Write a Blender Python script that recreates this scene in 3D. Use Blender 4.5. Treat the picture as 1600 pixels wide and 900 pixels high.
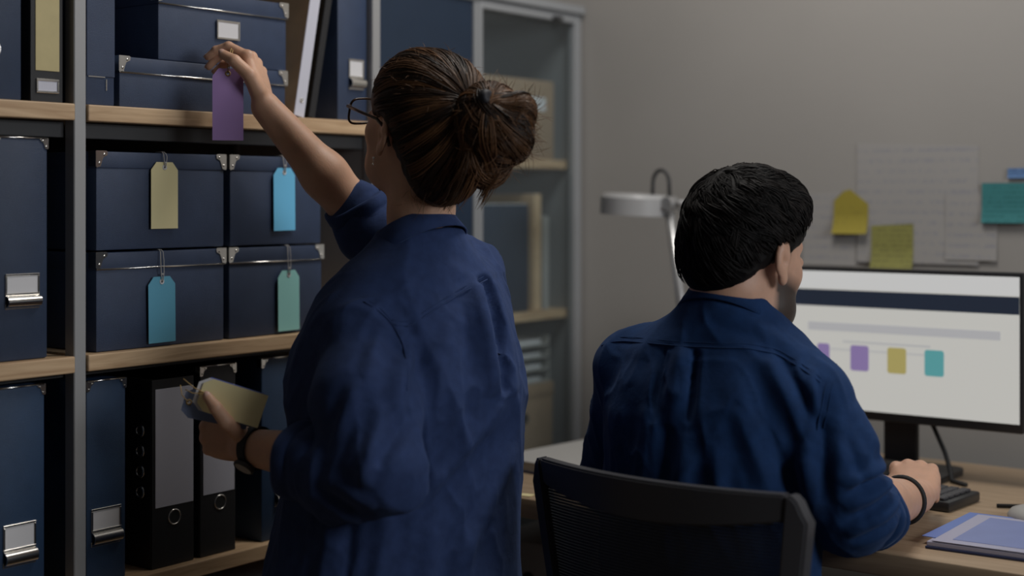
import bpy, bmesh, math, random
import numpy as np
from mathutils import Vector, Matrix

random.seed(7)
rng = np.random.default_rng(7)
scene = bpy.context.scene
COL = scene.collection
for o in list(bpy.data.objects):
    bpy.data.objects.remove(o, do_unlink=True)

# ------------------------------------------------------------------ camera
# Room axes: +x runs along the desk to the right, +y along the shelving to the far wall.
YAW = math.radians(37.0)
EYE = 1.29
cam_d = bpy.data.cameras.new('camera')
cam_d.lens = 51.75
cam_d.sensor_width = 36.0
cam_d.shift_y = -0.0875
cam_d.dof.use_dof = True
cam_d.dof.focus_distance = 2.36
cam_d.dof.aperture_fstop = 1.7
cam_d.clip_start = 0.05
cam = bpy.data.objects.new('camera', cam_d)
COL.objects.link(cam)
cam.location = (0, 0, EYE)
cam.rotation_euler = (math.pi / 2, 0, YAW)
scene.camera = cam

# ------------------------------------------------------------------ light
world = bpy.data.worlds.new('world')
scene.world = world
world.use_nodes = True
bg = world.node_tree.nodes['Background']
bg.inputs[0].default_value = (0.62, 0.72, 0.90, 1)
bg.inputs[1].default_value = 0.35


def area_light(name, loc, rot, size, size_y, power, color, spread=math.pi):
    d = bpy.data.lights.new(name, 'AREA')
    d.shape = 'RECTANGLE'
    d.size, d.size_y = size, size_y
    d.energy = power
    d.color = color
    d.spread = spread
    o = bpy.data.objects.new(name, d)
    COL.objects.link(o)
    o.location = loc
    o.rotation_euler = rot
    return o


# key light, through a window added out of view in the right-hand wall (added_window_1 below)
area_light('added_window_light', (1.63, 1.80, 1.95), (0, math.radians(90), 0), 0.80, 1.36, 31, (0.93, 0.96, 1.0))
# ceiling lamp added out of view, lights shoulders and wall from above
area_light('added_ceiling_light', (-1.15, 2.30, 2.67), (0, 0, 0), 0.58, 0.58, 15, (1.0, 0.96, 0.91))

scene.view_settings.view_transform = 'Standard'
scene.view_settings.look = 'None'
scene.view_settings.exposure = 0.0
scene.view_settings.gamma = 1.0
scene.view_settings.use_curve_mapping = False


# ------------------------------------------------------------------ materials
def mat(name, col, rough=0.5, metal=0.0, bump=0.0, bscale=200.0, var=0.0, vscale=8.0, spec=0.5, coat=0.0,
        sheen=0.0, sss=0.0):
    m = bpy.data.materials.new(name)
    m.use_nodes = True
    nt = m.node_tree
    b = nt.nodes['Principled BSDF']
    b.inputs['Base Color'].default_value = (*col, 1)
    b.inputs['Roughness'].default_value = rough
    b.inputs['Metallic'].default_value = metal
    b.inputs['Specular IOR Level'].default_value = spec
    if coat:
        b.inputs['Coat Weight'].default_value = coat
    if sheen:
        b.inputs['Sheen Weight'].default_value = sheen
        b.inputs['Sheen Roughness'].default_value = 0.5
        b.inputs['Sheen Tint'].default_value = (0.35, 0.5, 0.9, 1)
    if sss:
        b.inputs['Subsurface Weight'].default_value = sss
        b.inputs['Subsurface Radius'].default_value = (0.010, 0.004, 0.002)
        b.inputs['Subsurface Scale'].default_value = 0.6
    tc = nt.nodes.new('ShaderNodeTexCoord')
    if var:
        n = nt.nodes.new('ShaderNodeTexNoise')
        n.inputs['Scale'].default_value = vscale
        n.inputs['Detail'].default_value = 5
        nt.links.new(tc.outputs['Object'], n.inputs['Vector'])
        r = nt.nodes.new('ShaderNodeMapRange')
        r.inputs['From Min'].default_value = 0.25
        r.inputs['From Max'].default_value = 0.75
        r.inputs['To Min'].default_value = 1 - var
        r.inputs['To Max'].default_value = 1 + var
        nt.links.new(n.outputs['Fac'], r.inputs['Value'])
        mx = nt.nodes.new('ShaderNodeMix')
        mx.data_type = 'RGBA'
        mx.blend_type = 'MULTIPLY'
        mx.inputs['Factor'].default_value = 1
        mx.inputs['A'].default_value = (*col, 1)
        nt.links.new(r.outputs['Result'], mx.inputs['B'])
        nt.links.new(mx.outputs['Result'], b.inputs['Base Color'])
    if bump:
        n = nt.nodes.new('ShaderNodeTexNoise')
        n.inputs['Scale'].default_value = bscale
        n.inputs['Detail'].default_value = 3
        nt.links.new(tc.outputs['Object'], n.inputs['Vector'])
        bp = nt.nodes.new('ShaderNodeBump')
        bp.inputs['Strength'].default_value = bump
        bp.inputs['Distance'].default_value = 0.002
        nt.links.new(n.outputs['Fac'], bp.inputs['Height'])
        nt.links.new(bp.outputs['Normal'], b.inputs['Normal'])
    return m


def emit_mat(name, col, strength):
    m = bpy.data.materials.new(name)
    m.use_nodes = True
    b = m.node_tree.nodes['Principled BSDF']
    b.inputs['Base Color'].default_value = (*[c * 0.2 for c in col], 1)
    b.inputs['Roughness'].default_value = 0.4
    b.inputs['Emission Color'].default_value = (*col, 1)
    b.inputs['Emission Strength'].default_value = strength
    return m


def wood_mat(name, c1, c2, axis=1, rough=0.5, scale=9.0):
    m = bpy.data.materials.new(name)
    m.use_nodes = True
    nt = m.node_tree
    b = nt.nodes['Principled BSDF']
    b.inputs['Roughness'].default_value = rough
    tc = nt.nodes.new('ShaderNodeTexCoord')
    mp = nt.nodes.new('ShaderNodeMapping')
    sc = [scale * 5] * 3
    sc[axis] = scale * 0.35
    mp.inputs['Scale'].default_value = sc
    nt.links.new(tc.outputs['Object'], mp.inputs['Vector'])
    n = nt.nodes.new('ShaderNodeTexNoise')
    n.inputs['Scale'].default_value = 1.6
    n.inputs['Detail'].default_value = 7
    n.inputs['Distortion'].default_value = 0.9
    nt.links.new(mp.outputs['Vector'], n.inputs['Vector'])
    cr = nt.nodes.new('ShaderNodeValToRGB')
    cr.color_ramp.elements[0].position = 0.32
    cr.color_ramp.elements[0].color = (*c2, 1)
    cr.color_ramp.elements[1].position = 0.62
    cr.color_ramp.elements[1].color = (*c1, 1)
    nt.links.new(n.outputs['Fac'], cr.inputs['Fac'])
    nt.links.new(cr.outputs['Color'], b.inputs['Base Color'])
    bp = nt.nodes.new('ShaderNodeBump')
    bp.inputs['Strength'].default_value = 0.15
    bp.inputs['Distance'].default_value = 0.001
    nt.links.new(n.outputs['Fac'], bp.inputs['Height'])
    nt.links.new(bp.outputs['Normal'], b.inputs['Normal'])
    return m


def cloth_mat(name, col, weave=1400.0):
    """woven cotton: fine weave, slubs and soft crumple relief"""
    m = mat(name, col, rough=0.85, spec=0.2, var=0.16, vscale=60, sheen=0.12)
    nt = m.node_tree
    b = nt.nodes['Principled BSDF']
    tc = nt.nodes.new('ShaderNodeTexCoord')
    n1 = nt.nodes.new('ShaderNodeTexNoise')
    n1.inputs['Scale'].default_value = weave
    n1.inputs['Detail'].default_value = 1
    n2 = nt.nodes.new('ShaderNodeTexNoise')
    n2.inputs['Scale'].default_value = 55
    n2.inputs['Detail'].default_value = 4
    n2.inputs['Distortion'].default_value = 0.6
    for n in (n1, n2):
        nt.links.new(tc.outputs['Object'], n.inputs['Vector'])
    b1 = nt.nodes.new('ShaderNodeBump')
    b1.inputs['Strength'].default_value = 0.25
    b1.inputs['Distance'].default_value = 0.0006
    b2 = nt.nodes.new('ShaderNodeBump')
    b2.inputs['Strength'].default_value = 0.22
    b2.inputs['Distance'].default_value = 0.004
    nt.links.new(n2.outputs['Fac'], b2.inputs['Height'])
    nt.links.new(n1.outputs['Fac'], b1.inputs['Height'])
    nt.links.new(b2.outputs['Normal'], b1.inputs['Normal'])
    nt.links.new(b1.outputs['Normal'], b.inputs['Normal'])
    return m


def hair_mat(name, dark, light, rough=0.45, spec=0.4):
    m = mat(name, dark, rough=rough, spec=spec)
    nt = m.node_tree
    b = nt.nodes['Principled BSDF']
    at = nt.nodes.new('ShaderNodeAttribute')
    at.attribute_name = 'tone'
    cr = nt.nodes.new('ShaderNodeMix')
    cr.data_type = 'RGBA'
    cr.inputs['A'].default_value = (*dark, 1)
    cr.inputs['B'].default_value = (*light, 1)
    nt.links.new(at.outputs['Fac'], cr.inputs['Factor'])
    nt.links.new(cr.outputs['Result'], b.inputs['Base Color'])
    return m


def glass_mat(name, tint=(0.9, 0.95, 0.97), alpha=0.85, rough=0.05):
    m = bpy.data.materials.new(name)
    m.use_nodes = True
    nt = m.node_tree
    nt.nodes.remove(nt.nodes['Principled BSDF'])
    out = nt.nodes['Material Output']
    tr = nt.nodes.new('ShaderNodeBsdfTransparent')
    tr.inputs[0].default_value = (*tint, 1)
    gl = nt.nodes.new('ShaderNodeBsdfGlossy')
    gl.inputs['Roughness'].default_value = rough
    lw = nt.nodes.new('ShaderNodeLayerWeight')
    lw.inputs['Blend'].default_value = 0.5
    pw = nt.nodes.new('ShaderNodeMath')
    pw.operation = 'POWER'
    pw.inputs[1].default_value = 4.0
    nt.links.new(lw.outputs['Facing'], pw.inputs[0])
    fr = nt.nodes.new('ShaderNodeMath')
    fr.operation = 'MULTIPLY_ADD'
    fr.inputs[1].default_value = 0.6
    fr.inputs[2].default_value = 0.03
    nt.links.new(pw.outputs[0], fr.inputs[0])
    mx = nt.nodes.new('ShaderNodeMixShader')
    nt.links.new(fr.outputs[0], mx.inputs[0])
    nt.links.new(tr.outputs[0], mx.inputs[1])
    nt.links.new(gl.outputs[0], mx.inputs[2])
    nt.links.new(mx.outputs[0], out.inputs[0])
    return m


def haze_glass_mat(name, tint, milk, milk_col):
    """glass with a thin, slightly milky diffuse layer"""
    m = glass_mat(name, tint, rough=0.18)
    nt = m.node_tree
    out = nt.nodes['Material Output']
    prev = out.inputs[0].links[0].from_socket
    df = nt.nodes.new('ShaderNodeBsdfDiffuse')
    df.inputs[0].default_value = (*milk_col, 1)
    mx = nt.nodes.new('ShaderNodeMixShader')
    mx.inputs[0].default_value = milk
    nt.links.new(prev, mx.inputs[1])
    nt.links.new(df.outputs[0], mx.inputs[2])
    nt.links.new(mx.outputs[0], out.inputs[0])
    return m


def scribble_mat(name, paper, ink, lines=60.0, density=0.52):
    """paper with faint rows of handwriting-like print"""
    m = mat(name, paper, rough=0.8)
    nt = m.node_tree
    b = nt.nodes['Principled BSDF']
    tc = nt.nodes.new('ShaderNodeTexCoord')
    sp = nt.nodes.new('ShaderNodeSeparateXYZ')
    nt.links.new(tc.outputs['Object'], sp.inputs[0])
    ml = nt.nodes.new('ShaderNodeMath')
    ml.operation = 'MULTIPLY'
    ml.inputs[1].default_value = lines
    nt.links.new(sp.outputs['Z'], ml.inputs[0])
    fr = nt.nodes.new('ShaderNodeMath')
    fr.operation = 'FRACT'
    nt.links.new(ml.outputs[0], fr.inputs[0])
    lt = nt.nodes.new('ShaderNodeMath')
    lt.operation = 'LESS_THAN'
    lt.inputs[1].default_value = 0.38
    nt.links.new(fr.outputs[0], lt.inputs[0])
    mp = nt.nodes.new('ShaderNodeMapping')
    mp.inputs['Scale'].default_value = (260, 260, 90)
    nt.links.new(tc.outputs['Object'], mp.inputs[0])
    nz = nt.nodes.new('ShaderNodeTexNoise')
    nz.inputs['Scale'].default_value = 1.0
    nz.inputs['Detail'].default_value = 3
    nt.links.new(mp.outputs[0], nz.inputs['Vector'])
    n2 = nt.nodes.new('ShaderNodeTexNoise')
    n2.inputs['Scale'].default_value = 22
    nt.links.new(tc.outputs['Object'], n2.inputs['Vector'])
    ad = nt.nodes.new('ShaderNodeMath')
    ad.operation = 'MULTIPLY_ADD'
    ad.inputs[1].default_value = 0.5
    nt.links.new(n2.outputs['Fac'], ad.inputs[0])
    nt.links.new(nz.outputs['Fac'], ad.inputs[2])
    gt = nt.nodes.new('ShaderNodeMath')
    gt.operation = 'GREATER_THAN'
    gt.inputs[1].default_value = density + 0.25
    nt.links.new(ad.outputs[0], gt.inputs[0])
    mu = nt.nodes.new('ShaderNodeMath')
    mu.operation = 'MULTIPLY'
    nt.links.new(gt.outputs[0], mu.inputs[0])
    nt.links.new(lt.outputs[0], mu.inputs[1])
    mx = nt.nodes.new('ShaderNodeMix')
    mx.data_type = 'RGBA'
    mx.inputs['A'].default_value = (*paper, 1)
    mx.inputs['B'].default_value = (*ink, 1)
    nt.links.new(mu.outputs[0], mx.inputs['Factor'])
    nt.links.new(mx.outputs['Result'], b.inputs['Base Color'])
    return m


MT = {
    'wall': mat('wall_paint', (0.385, 0.367, 0.345), 0.9, bump=0.12, bscale=60, var=0.05, vscale=2.5),
    'ceiling': mat('ceiling_paint', (0.30, 0.295, 0.29), 0.9),  # unseen ceiling darkened to cut bounce light
    'wall_dark': mat('low_bounce_wall_paint', (0.10, 0.10, 0.11), 0.9, bump=0.12, bscale=60),  # for unseen walls, darkened to keep bounced light off the figures
    'floor': wood_mat('floor_boards', (0.16, 0.11, 0.07), (0.10, 0.065, 0.04), 0, 0.4, 4),
    'oak': wood_mat('oak_shelf', (0.68, 0.48, 0.29), (0.46, 0.29, 0.16), 1, 0.5),
    'desk': wood_mat('oak_desk', (0.44, 0.32, 0.21), (0.34, 0.24, 0.15), 0, 0.45),
    'post': mat('grey_steel', (0.40, 0.40, 0.40), 0.45, 0.3, bump=0.05, bscale=500),
    'darksteel': mat('dark_steel', (0.06, 0.06, 0.062), 0.6, 0.2),
    'endpanel': mat('light_grey_panel', (0.36, 0.35, 0.34), 0.6),
    'navy': mat('navy_bookcloth', (0.034, 0.054, 0.108), 0.5, bump=0.35, bscale=900, var=0.10, vscale=30),
    'navy2': mat('navy_bookcloth_dark', (0.026, 0.044, 0.088), 0.5, bump=0.35, bscale=900, var=0.10, vscale=30),
    'navydeep': mat('deep_blue_bookcloth', (0.020, 0.050, 0.110), 0.5, bump=0.35, bscale=900, var=0.10, vscale=30),
    'black': mat('black_board', (0.016, 0.016, 0.018), 0.5, bump=0.2, bscale=800),
    'chrome': mat('nickel', (0.78, 0.76, 0.72), 0.22, 1.0),
    'paper': mat('white_card', (0.72, 0.71, 0.72), 0.75),
    'lilacpaper': mat('cool_white_label', (0.62, 0.62, 0.70), 0.7),
    'kraft': mat('kraft_card', (0.62, 0.44, 0.27), 0.8, var=0.08, vscale=40),
    'card': mat('cardboard', (0.36, 0.25, 0.16), 0.85, var=0.08, vscale=30),
    'yellowlab': mat('straw_label', (0.56, 0.47, 0.24), 0.6, var=0.05, vscale=40),
    'tag_yellow': mat('tag_yellow', (0.86, 0.76, 0.42), 0.65),
    'tag_sky': mat('tag_sky_blue', (0.18, 0.60, 0.92), 0.6),
    'tag_blue': mat('tag_steel_blue', (0.13, 0.42, 0.58), 0.65),
    'tag_mint': mat('tag_mint', (0.36, 0.76, 0.72), 0.65),
    'tag_purple': mat('tag_purple', (0.46, 0.28, 0.60), 0.6),
    'tag_slate': mat('tag_slate', (0.13, 0.16, 0.25), 0.6),
    'tag_periwinkle': mat('tag_periwinkle', (0.18, 0.22, 0.62), 0.6),
    'string': mat('cotton_string', (0.50, 0.48, 0.46), 0.8),
    'twine': mat('jute_twine', (0.45, 0.30, 0.12), 0.85),
    'cabwhite': mat('cabinet_frame_paint', (0.31, 0.32, 0.33), 0.45),
    'cabblue': mat('cabinet_blue_door', (0.014, 0.030, 0.060), 0.45, var=0.05, vscale=20),
    'glass': glass_mat('clear_glass'),
    'cabglass': haze_glass_mat('cabinet_glass', (0.93, 0.97, 0.98), 0.05, (0.30, 0.33, 0.35)),
    'lens': glass_mat('spectacle_lens', (0.96, 0.97, 0.97)),
    'plastic': mat('black_plastic', (0.018, 0.018, 0.020), 0.38),
    'greyplastic': mat('charcoal_plastic', (0.050, 0.050, 0.056), 0.42),
    'rubber': mat('rubber', (0.012, 0.012, 0.013), 0.7),
    'mesh': mat('chair_mesh', (0.012, 0.014, 0.020), 0.55),
    'seatfab': mat('seat_fabric', (0.025, 0.026, 0.030), 0.9, bump=0.4, bscale=700),
    'lampgrey': mat('lamp_enamel', (0.42, 0.42, 0.42), 0.35),
    'lampchrome': mat('lamp_arm', (0.55, 0.55, 0.55), 0.3, 0.7),
    'skin': mat('skin', (0.66, 0.39, 0.26), 0.5, bump=0.12, bscale=500, var=0.08, vscale=45, sss=0.15),
    'skin_man': mat('skin_man', (0.60, 0.35, 0.24), 0.5, bump=0.12, bscale=500, var=0.08, vscale=45, sss=0.15),
    'nail': mat('nail', (0.66, 0.42, 0.34), 0.3),
    'denim': cloth_mat('blue_cotton_shirt', (0.027, 0.048, 0.130)),
    'denim_man': cloth_mat('deep_blue_cotton_shirt', (0.009, 0.034, 0.108)),
    'thread': mat('seam_thread', (0.032, 0.050, 0.115), 0.8),
    'button': mat('shirt_button', (0.05, 0.06, 0.10), 0.35),
    'trouser': cloth_mat('dark_trousers', (0.030, 0.032, 0.040)),
    'shoe': mat('shoe_leather', (0.03, 0.025, 0.022), 0.4),
    'hair_w': hair_mat('brown_hair', (0.012, 0.006, 0.0035), (0.20, 0.095, 0.040), 0.5),
    'hair_m': hair_mat('black_hair', (0.004, 0.0035, 0.0035), (0.013, 0.010, 0.009), 0.6, 0.2),
    'tie': mat('hair_tie', (0.006, 0.006, 0.010), 0.6),
    'tort': mat('tortoiseshell', (0.035, 0.014, 0.005), 0.25, var=0.7, vscale=120),
    'eyewhite': mat('eye_white', (0.75, 0.72, 0.70), 0.2),
    'iris': mat('iris', (0.05, 0.03, 0.02), 0.2),
    'lip': mat('lip', (0.42, 0.17, 0.14), 0.45),
    'note_yellow': scribble_mat('note_yellow', (0.38, 0.31, 0.045), (0.26, 0.21, 0.04), 90, 0.60),
    'note_olive': scribble_mat('note_olive', (0.32, 0.31, 0.09), (0.21, 0.20, 0.07), 90, 0.50),
    'note_teal': scribble_mat('note_teal', (0.05, 0.24, 0.25), (0.03, 0.17, 0.18), 100, 0.48),
    'note_blue': scribble_mat('note_blue', (0.13, 0.25, 0.48), (0.06, 0.12, 0.30), 160, 0.48),
    'sheet': scribble_mat('wall_sheet', (0.405, 0.39, 0.375), (0.345, 0.34, 0.36), 45, 0.50),
    'folder_blue': mat('folder_blue', (0.14, 0.22, 0.55), 0.4),
    'folder_print': mat('folder_print', (0.22, 0.27, 0.52), 0.45, var=0.06, vscale=20),
    'folder_border': mat('folder_border', (0.42, 0.42, 0.55), 0.45),
    'navycover': mat('navy_cover', (0.02, 0.03, 0.09), 0.4),
    'greybook': mat('grey_notebook', (0.40, 0.39, 0.37), 0.6),
    'silver': mat('silver_paint', (0.50, 0.51, 0.53), 0.35, 0.6),
}


# ------------------------------------------------------------------ mesh helpers
def link(name, me, m=None, parent=None, smooth=False):
    o = bpy.data.objects.new(name, me)
    COL.objects.link(o)
    if m is not None:
        me.materials.append(MT[m] if isinstance(m, str) else m)
    if parent is not None:
        o.parent = parent
    if smooth:
        me.polygons.foreach_set('use_smooth', np.ones(len(me.polygons), dtype=bool))
    return o


def empty(name, loc=(0, 0, 0), rz=0.0):
    o = bpy.data.objects.new(name, None)
    COL.objects.link(o)
    o.location = loc
    o.rotation_euler = (0, 0, rz)
    o.empty_display_size = 0.05
    return o


def tag(o, label, cat, group=None, kind=None):
    if label:
        o['label'] = label
    if cat:
        o['category'] = cat
    if group:
        o['group'] = group
    if kind:
        o['kind'] = kind
    return o


class MB:
    """collects shapes of ONE part"""

    def __init__(self):
        self.bm = bmesh.new()

    def box(self, lo, hi, bevel=0.0, seg=2, mtx=None):
        t = bmesh.new()
        bmesh.ops.create_cube(t, size=1)
        c = [(a + b) / 2 for a, b in zip(lo, hi)]
        s = [abs(b - a) for a, b in zip(lo, hi)]
        for v in t.verts:
            v.co = Vector((v.co[i] * s[i] + c[i] for i in range(3)))
        if bevel:
            bmesh.ops.bevel(t, geom=list(t.edges), offset=min(bevel, min(s) * 0.45), segments=seg, affect='EDGES',
                            profile=0.5)
        return self._add(t, mtx)

    def _add(self, t, mtx=None):
        if mtx is not None:
            t.transform(mtx)
        me = bpy.data.meshes.new('tmp')
        t.to_mesh(me)
        t.free()
        self.bm.from_mesh(me)
        bpy.data.meshes.remove(me)
        return self

    def prism(self, pts, t0, t1, axis='x', mtx=None, bevel=0.0):
        """polygon pts (u,v) extruded along axis between t0 and t1; for x: (u,v)=(y,z)"""
        t = bmesh.new()

        def mk(u, v, w):
            return {'x': (w, u, v), 'y': (u, w, v), 'z': (u, v, w)}[axis]
        a = [t.verts.new(mk(u, v, t0)) for u, v in pts]
        b = [t.verts.new(mk(u, v, t1)) for u, v in pts]
        n = len(pts)
        t.faces.new(a[::-1])
        t.faces.new(b)
        for i in range(n):
            t.faces.new((a[i], a[(i + 1) % n], b[(i + 1) % n], b[i]))
        bmesh.ops.recalc_face_normals(t, faces=t.faces)
        if bevel:
            bmesh.ops.bevel(t, geom=list(t.edges), offset=bevel, segments=2, affect='EDGES')
        return self._add(t, mtx)

    def tube(self, pts, r, sides=8, closed=False, radii=None, flat=1.0, mtx=None):
        t = bmesh.new()
        pts = [Vector(p) for p in pts]
        n = len(pts)
        rings = []
        nrm = None
        for i, p in enumerate(pts):
            if closed:
                tg = (pts[(i + 1) % n] - pts[i - 1]).normalized()
            else:
                tg = (pts[min(i + 1, n - 1)] - pts[max(i - 1, 0)]).normalized()
            if nrm is None:
                nrm = tg.orthogonal().normalized()
            nrm = (nrm - tg * nrm.dot(tg))
            if nrm.length < 1e-6:
                nrm = tg.orthogonal()
            nrm.normalize()
            bn = tg.cross(nrm)
            rr = radii[i] if radii else r
            rings.append([t.verts.new(p + (nrm * math.cos(a) + bn * math.sin(a) * flat) * rr)
                          for a in [2 * math.pi * k / sides for k in range(sides)]])
        for i in range(n if closed else n - 1):
            A, B = rings[i], rings[(i + 1) % n]
            for k in range(sides):
                t.faces.new((A[k], A[(k + 1) % sides], B[(k + 1) % sides], B[k]))
        if not closed:
            t.faces.new(rings[0][::-1])
            t.faces.new(rings[-1])
        bmesh.ops.recalc_face_normals(t, faces=t.faces)
        return self._add(t, mtx)

    def lathe(self, prof, seg=24, mtx=None, c=(0, 0, 0)):
        """profile (r,z) turned about z"""
        t = bmesh.new()
        rings = []
        for r, z in prof:
            if r < 1e-6:
                rings.append([t.verts.new((c[0], c[1], c[2] + z))])
            else:
                rings.append([t.verts.new((c[0] + r * math.cos(2 * math.pi * k / seg),
                                           c[1] + r * math.sin(2 * math.pi * k / seg), c[2] + z)) for k in range(seg)])
        for A, B in zip(rings, rings[1:]):
            for k in range(seg):
                k2 = (k + 1) % seg
                if len(A) == 1 and len(B) > 1:
                    t.faces.new((A[0], B[k2], B[k]))
                elif len(B) == 1 and len(A) > 1:
                    t.faces.new((A[k], A[k2], B[0]))
                elif len(A) > 1:
                    t.faces.new((A[k], A[k2], B[k2], B[k]))
        bmesh.ops.recalc_face_normals(t, faces=t.faces)
        return self._add(t, mtx)

    def ball(self, c, r, seg=10):
        t = bmesh.new()
        bmesh.ops.create_uvsphere(t, u_segments=seg, v_segments=max(6, seg * 2 // 3), radius=1)
        rr = r if hasattr(r, '__len__') else (r, r, r)
        for v in t.verts:
            v.co = Vector((v.co[i] * rr[i] + c[i] for i in range(3)))
        return self._add(t)

    def build(self, name, m, parent=None, smooth=False, auto=False):
        me = bpy.data.meshes.new(name)
        self.bm.to_mesh(me)
        self.bm.free()
        o = link(name, me, m, parent, smooth or auto)
        if auto:
            me.set_sharp_from_angle(angle=math.radians(35))
        return o


def copy_tree(o, parent=None):
    c = o.copy()
    COL.objects.link(c)
    c.parent = parent
    for ch in list(o.children):
        copy_tree(ch, c)
    return c


def rect_ring(mb, y0, y1, z0, z1, w, x0, x1):
    """a flat rectangular frame in the y-z plane"""
    mb.box((x0, y0, z1 - w), (x1, y1, z1), 0.0006, 1)
    mb.box((x0, y0, z0), (x1, y1, z0 + w), 0.0006, 1)
    mb.box((x0, y0, z0 + w), (x1, y0 + w, z1 - w), 0.0006, 1)
    mb.box((x0, y1 - w, z0 + w), (x1, y1, z1 - w), 0.0006, 1)


ALONG_X = Matrix.Rotation(math.pi / 2, 4, 'Y')
ALONG_Y = Matrix.Rotation(-math.pi / 2, 4, 'X')
# ------------------------------------------------------------------ the room
WL, WB, WR, WF, CH = -2.42, 3.05, 1.60, -1.20, 2.70


def struct(name, mb, m, label=None, cat=None):
    o = mb.build(name, m)
    o['kind'] = 'structure'
    if label:
        o['label'] = label
    return o


struct('floor', MB().box((WL - .1, WF - .1, -.06), (WR + .1, WB + .1, 0)), 'floor', 'dark wooden office floor')
struct('ceiling', MB().box((WL - .1, WF - .1, CH), (WR + .1, WB + .1, CH + .06)), 'ceiling', 'plain office ceiling')
struct('wall_left', MB().box((WL - .1, WF - .1, 0), (WL, WB + .1, CH)), 'wall', 'warm grey wall behind the shelving')
struct('wall_back', MB().box((WL, WB, 0), (WR, WB + .1, CH)), 'wall', 'warm grey wall behind the desk')
struct('wall_front', MB().box((WL, WF - .1, 0), (WR, WF, CH)), 'wall_dark', 'dark grey wall behind the viewer')
WY0, WY1, WZ0, WZ1 = 1.08, 2.52, 1.52, 2.38
mb = MB()
mb.box((WR, WF - .1, 0), (WR + .1, WY0, CH)).box((WR, WY1, 0), (WR + .1, WB + .1, CH))
mb.box((WR, WY0, 0), (WR + .1, WY1, WZ0)).box((WR, WY0, WZ1), (WR + .1, WY1, CH))
struct('wall_right', mb, 'wall_dark', 'dark grey wall with an added window')
win = empty('added_window_1', (WR + .08, (WY0 + WY1) / 2, WZ0))  # added out of view to carry the key light
tag(win, 'unseen window added in the right-hand wall', None, kind='structure')
hw, hh = (WY1 - WY0) / 2, WZ1 - WZ0
mb = MB()
for a, b in (((-.02, -hw, 0), (.02, hw, .05)), ((-.02, -hw, hh - .05), (.02, hw, hh)), ((-.02, -hw, .05), (.02, -hw + .05, hh - .05)),
             ((-.02, hw - .05, .05), (.02, hw, hh - .05)), ((-.02, -.025, .05), (.02, .025, hh - .05))):
    mb.box(a, b, .004)
mb.build('window_frame', 'cabwhite', win)
for s in (-1, 1):
    MB().box((-.003, min(s * .025, s * (hw - .05)), .05), (.003, max(s * .025, s * (hw - .05)), hh - .05)).build('pane', 'glass', win)
MB().box((-.12, -hw - .04, -.03), (-.081, hw + .04, -.002), .004).build('window_sill', 'cabwhite', win)
bb = MB().box((-1.7, WB - .012, 0), (WR, WB, .08), .003)
struct('baseboard_back', bb, 'cabwhite', 'pale baseboard along the desk wall')
lampc = empty('added_ceiling_lamp', (-1.15, 2.30, CH))  # added fitting, out of view, around the area light
tag(lampc, 'added square flat lamp on the ceiling, out of view', 'ceiling lamp')
MB().box((-.32, -.32, -.022), (.32, .32, 0), .004).build('frame', 'cabwhite', lampc)
MB().box((-.29, -.29, -.026), (.29, .29, -.0225), .002).build('diffuser', 'paper', lampc)

# ------------------------------------------------------------------ open shelving
SX = -1.918                       # front plane of the shelving
SD = 0.40                         # its depth
BAYS = ((0.703, 1.416), (1.439, 2.100))
ZB = (0.090, 0.370, 0.678, 1.045, 1.437, 1.860)   # tops of the boards
BT = 0.026
shelf = empty('shelf_unit', (SX - SD / 2, 1.40, 0))
tag(shelf, 'tall open shelf unit with grey steel posts and oak boards on the left', 'shelf')
bx, by = shelf.location.x, shelf.location.y
for y in (0.68, 1.416, 2.100):
    for x0 in (SX - .024, SX - SD):
        MB().box((x0 - bx, y - by, 0), (x0 + .024 - bx, y + .0225 - by, 1.95), .0015, 1).build('post', 'post', shelf)
for k, (y0, y1) in enumerate(BAYS):
    for z in ZB:
        MB().box((SX - SD + .002 - bx, y0 + .001 - by, z - BT), (SX + .004 - bx, y1 - .001 - by, z), .002).build('shelf_board', 'oak', shelf)
        MB().box((SX - .040 - bx, y0 - by, z - BT - (.026 if z > 1.4 else .009)), (SX - .026 - bx, y1 - by, z - BT - .001), .001, 1).build('cross_beam', 'darksteel', shelf)
MB().box((SX - SD + .004 - bx, .70 - by, .06), (SX - SD + .010 - bx, 2.10 - by, 1.94)).build('back_panel', 'darksteel', shelf)  # added dark sheet, blackens the gaps between boxes as shade would
MB().box((SX - SD + .024 - bx, 2.1015 - by, .06), (SX - .024 - bx, 2.1095 - by, 1.94)).build('end_panel', 'endpanel', shelf)

FX = -1.930                       # front plane of what stands on the boards


def corner(parent, yc, z_top, s, size=.024, name='corner_bracket'):
    """nickel corner plate; s=+1 for the corner at the left (near) end"""
    k = size / .024
    pts = [(0, 0), (.022, 0), (.021, -.006), (.0135, -.0095), (.0105, -.016), (.008, -.024), (0, -.026)]
    mb = MB()
    mb.prism([(yc + s * u * k, z_top + v * k) for u, v in pts], 0, .0014, 'x')
    mb.box((-.018 * k, yc - s * .0012, z_top - .024 * k), (.0012, yc + s * .0002, z_top + .0008))
    mb.box((-.016 * k, min(yc, yc + s * .020 * k), z_top), (.0012, max(yc, yc + s * .020 * k), z_top + .0012))
    for u, v in ((.0055, -.0185), (.0150, -.0050)):
        mb.ball((.0014, yc + s * u * k, z_top + v * k), (.0012, .0024 * k, .0024 * k), 8)
    return mb.build(name, 'chrome', parent, auto=True)


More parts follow.
